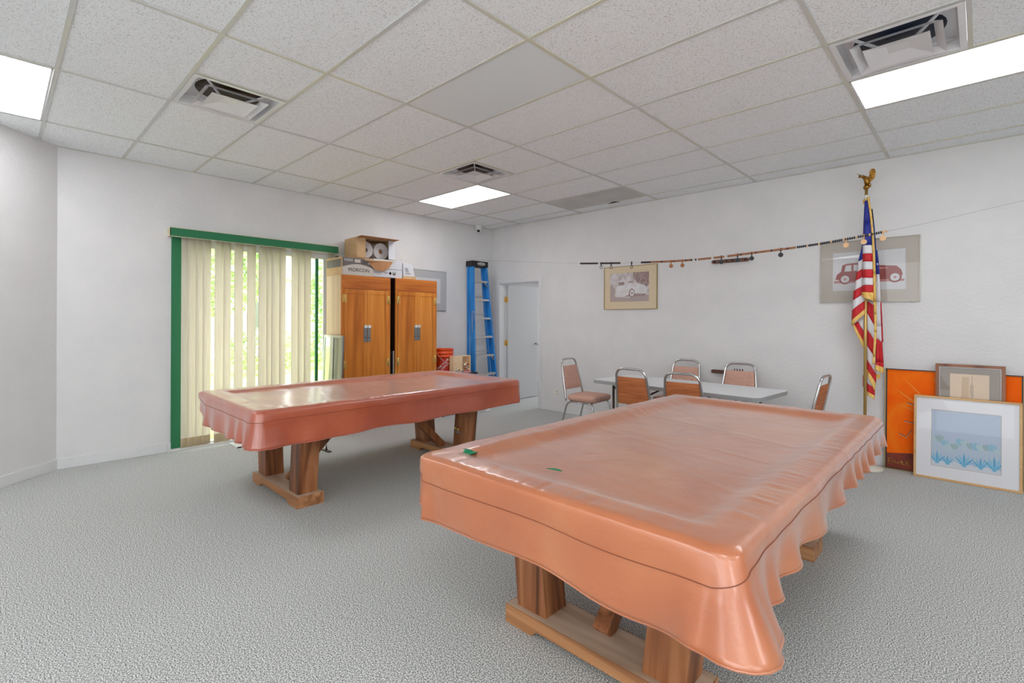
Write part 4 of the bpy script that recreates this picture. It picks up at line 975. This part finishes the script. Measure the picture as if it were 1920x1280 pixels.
t = picture((5.808, -.168, 0), .702, .745, blond, .018, mat('white_mat', (236, 236, 240), .8), (.125, .122, .575, .622), 'blond wood framed blue tulip watercolour leaning in front of the others', rx=math.radians(-3.6), depth=.026)
b = MB(); b.box((.125, -.012, .122), (.575, -.006, .622), mat('pale_blue_wash', (186, 200, 220), .7))
tul = [mat('tulip_pale', (186, 206, 214), .7), mat('tulip_grey', (164, 186, 192), .7), mat('tulip_blue', (150, 194, 216), .7)]; lf = [mat('leaf_blue', (138, 198, 226), .7), mat('leaf_deep', (98, 174, 216), .7)]
ground_w = mat('wash_white', (214, 218, 226), .7)
flat(b, [(.125, .122), (.575, .122), (.575, .15), (.5, .2), (.42, .16), (.3, .2), (.2, .17), (.125, .2)], -.0122, ground_w)
rs = random.Random(3); k = 0
for i in range(13):
    x = .145+.034*i; z = .30+.06*rs.random()+(.05 if i < 2 else 0); k += 1; r = .026+.008*rs.random()
    flat(b, [(x-r*.2, .2), (x+r*.2, .2), (x+.004, z), (x-.004, z)], -.0124-.00003*k, tul[0])
    flat(b, [(x-r*.35, z-r*1.1), (x+r*.35, z-r*1.1), (x+r, z), (x+r*.9, z+r*.8), (x+r*.4, z+r*.5), (x, z+r*1.1), (x-r*.4, z+r*.5), (x-r*.9, z+r*.8), (x-r, z)], -.0125-.00003*k, tul[i % 3])
for cx_, sc in ((.165, 1), (.235, .7), (.345, 1.1), (.45, .9), (.535, 1.15)):
    for j in range(7):
        a = -1.0+j*.33; L_ = .10*sc*(1-.25*abs(a)); k += 1; bx = cx_+.01*a; bz = .16
        dx, dz = math.sin(a)*L_, math.cos(a)*L_; flat(b, [(bx-.006, bz), (bx, bz-.018), (bx+.006, bz), (bx+dx*.6+.007*sc, bz+dz*.6), (bx+dx, bz+dz), (bx+dx*.6-.007*sc, bz+dz*.6)], -.0126-.00003*k, lf[j % 2])
for x0, z0, x1, z1 in ((.125, .12, .575, .122), (.125, .622, .575, .624), (.123, .12, .125, .624), (.575, .12, .577, .624)): b.box((x0, -.0160, z0), (x1, -.0143, z1), gold_fr)
b.build('watercolour', t)

# ================================================================= small things on the floor
b = MB(); b.box((.09, -4.21, 0), (.36, -4.06, .012), white_m).box((.36, -4.21, 0), (.368, -4.06, .014), black_m)
tag(b.build('floor_slab', bevel=.002), 'thin white slab with a black edge on the carpet beside the blinds', 'slab')
b = MB(); b.box((1.09, -3.60, 0), (1.24, -3.56, .012), brown_m, ).tube([(1.16, -3.58, .01), (1.16, -3.58, .07)], [.012, .003], brown_m, 8)
o = b.build('metal_bracket'); tag(o, 'small dark metal bracket with a spike lying on the carpet', 'bracket')
b = MB(); b.box((.62, -.80, 0), (.72, -.70, .035), white_m); tag(b.build('white_block', bevel=.006), 'small white block on the carpet beside the black table', 'block')
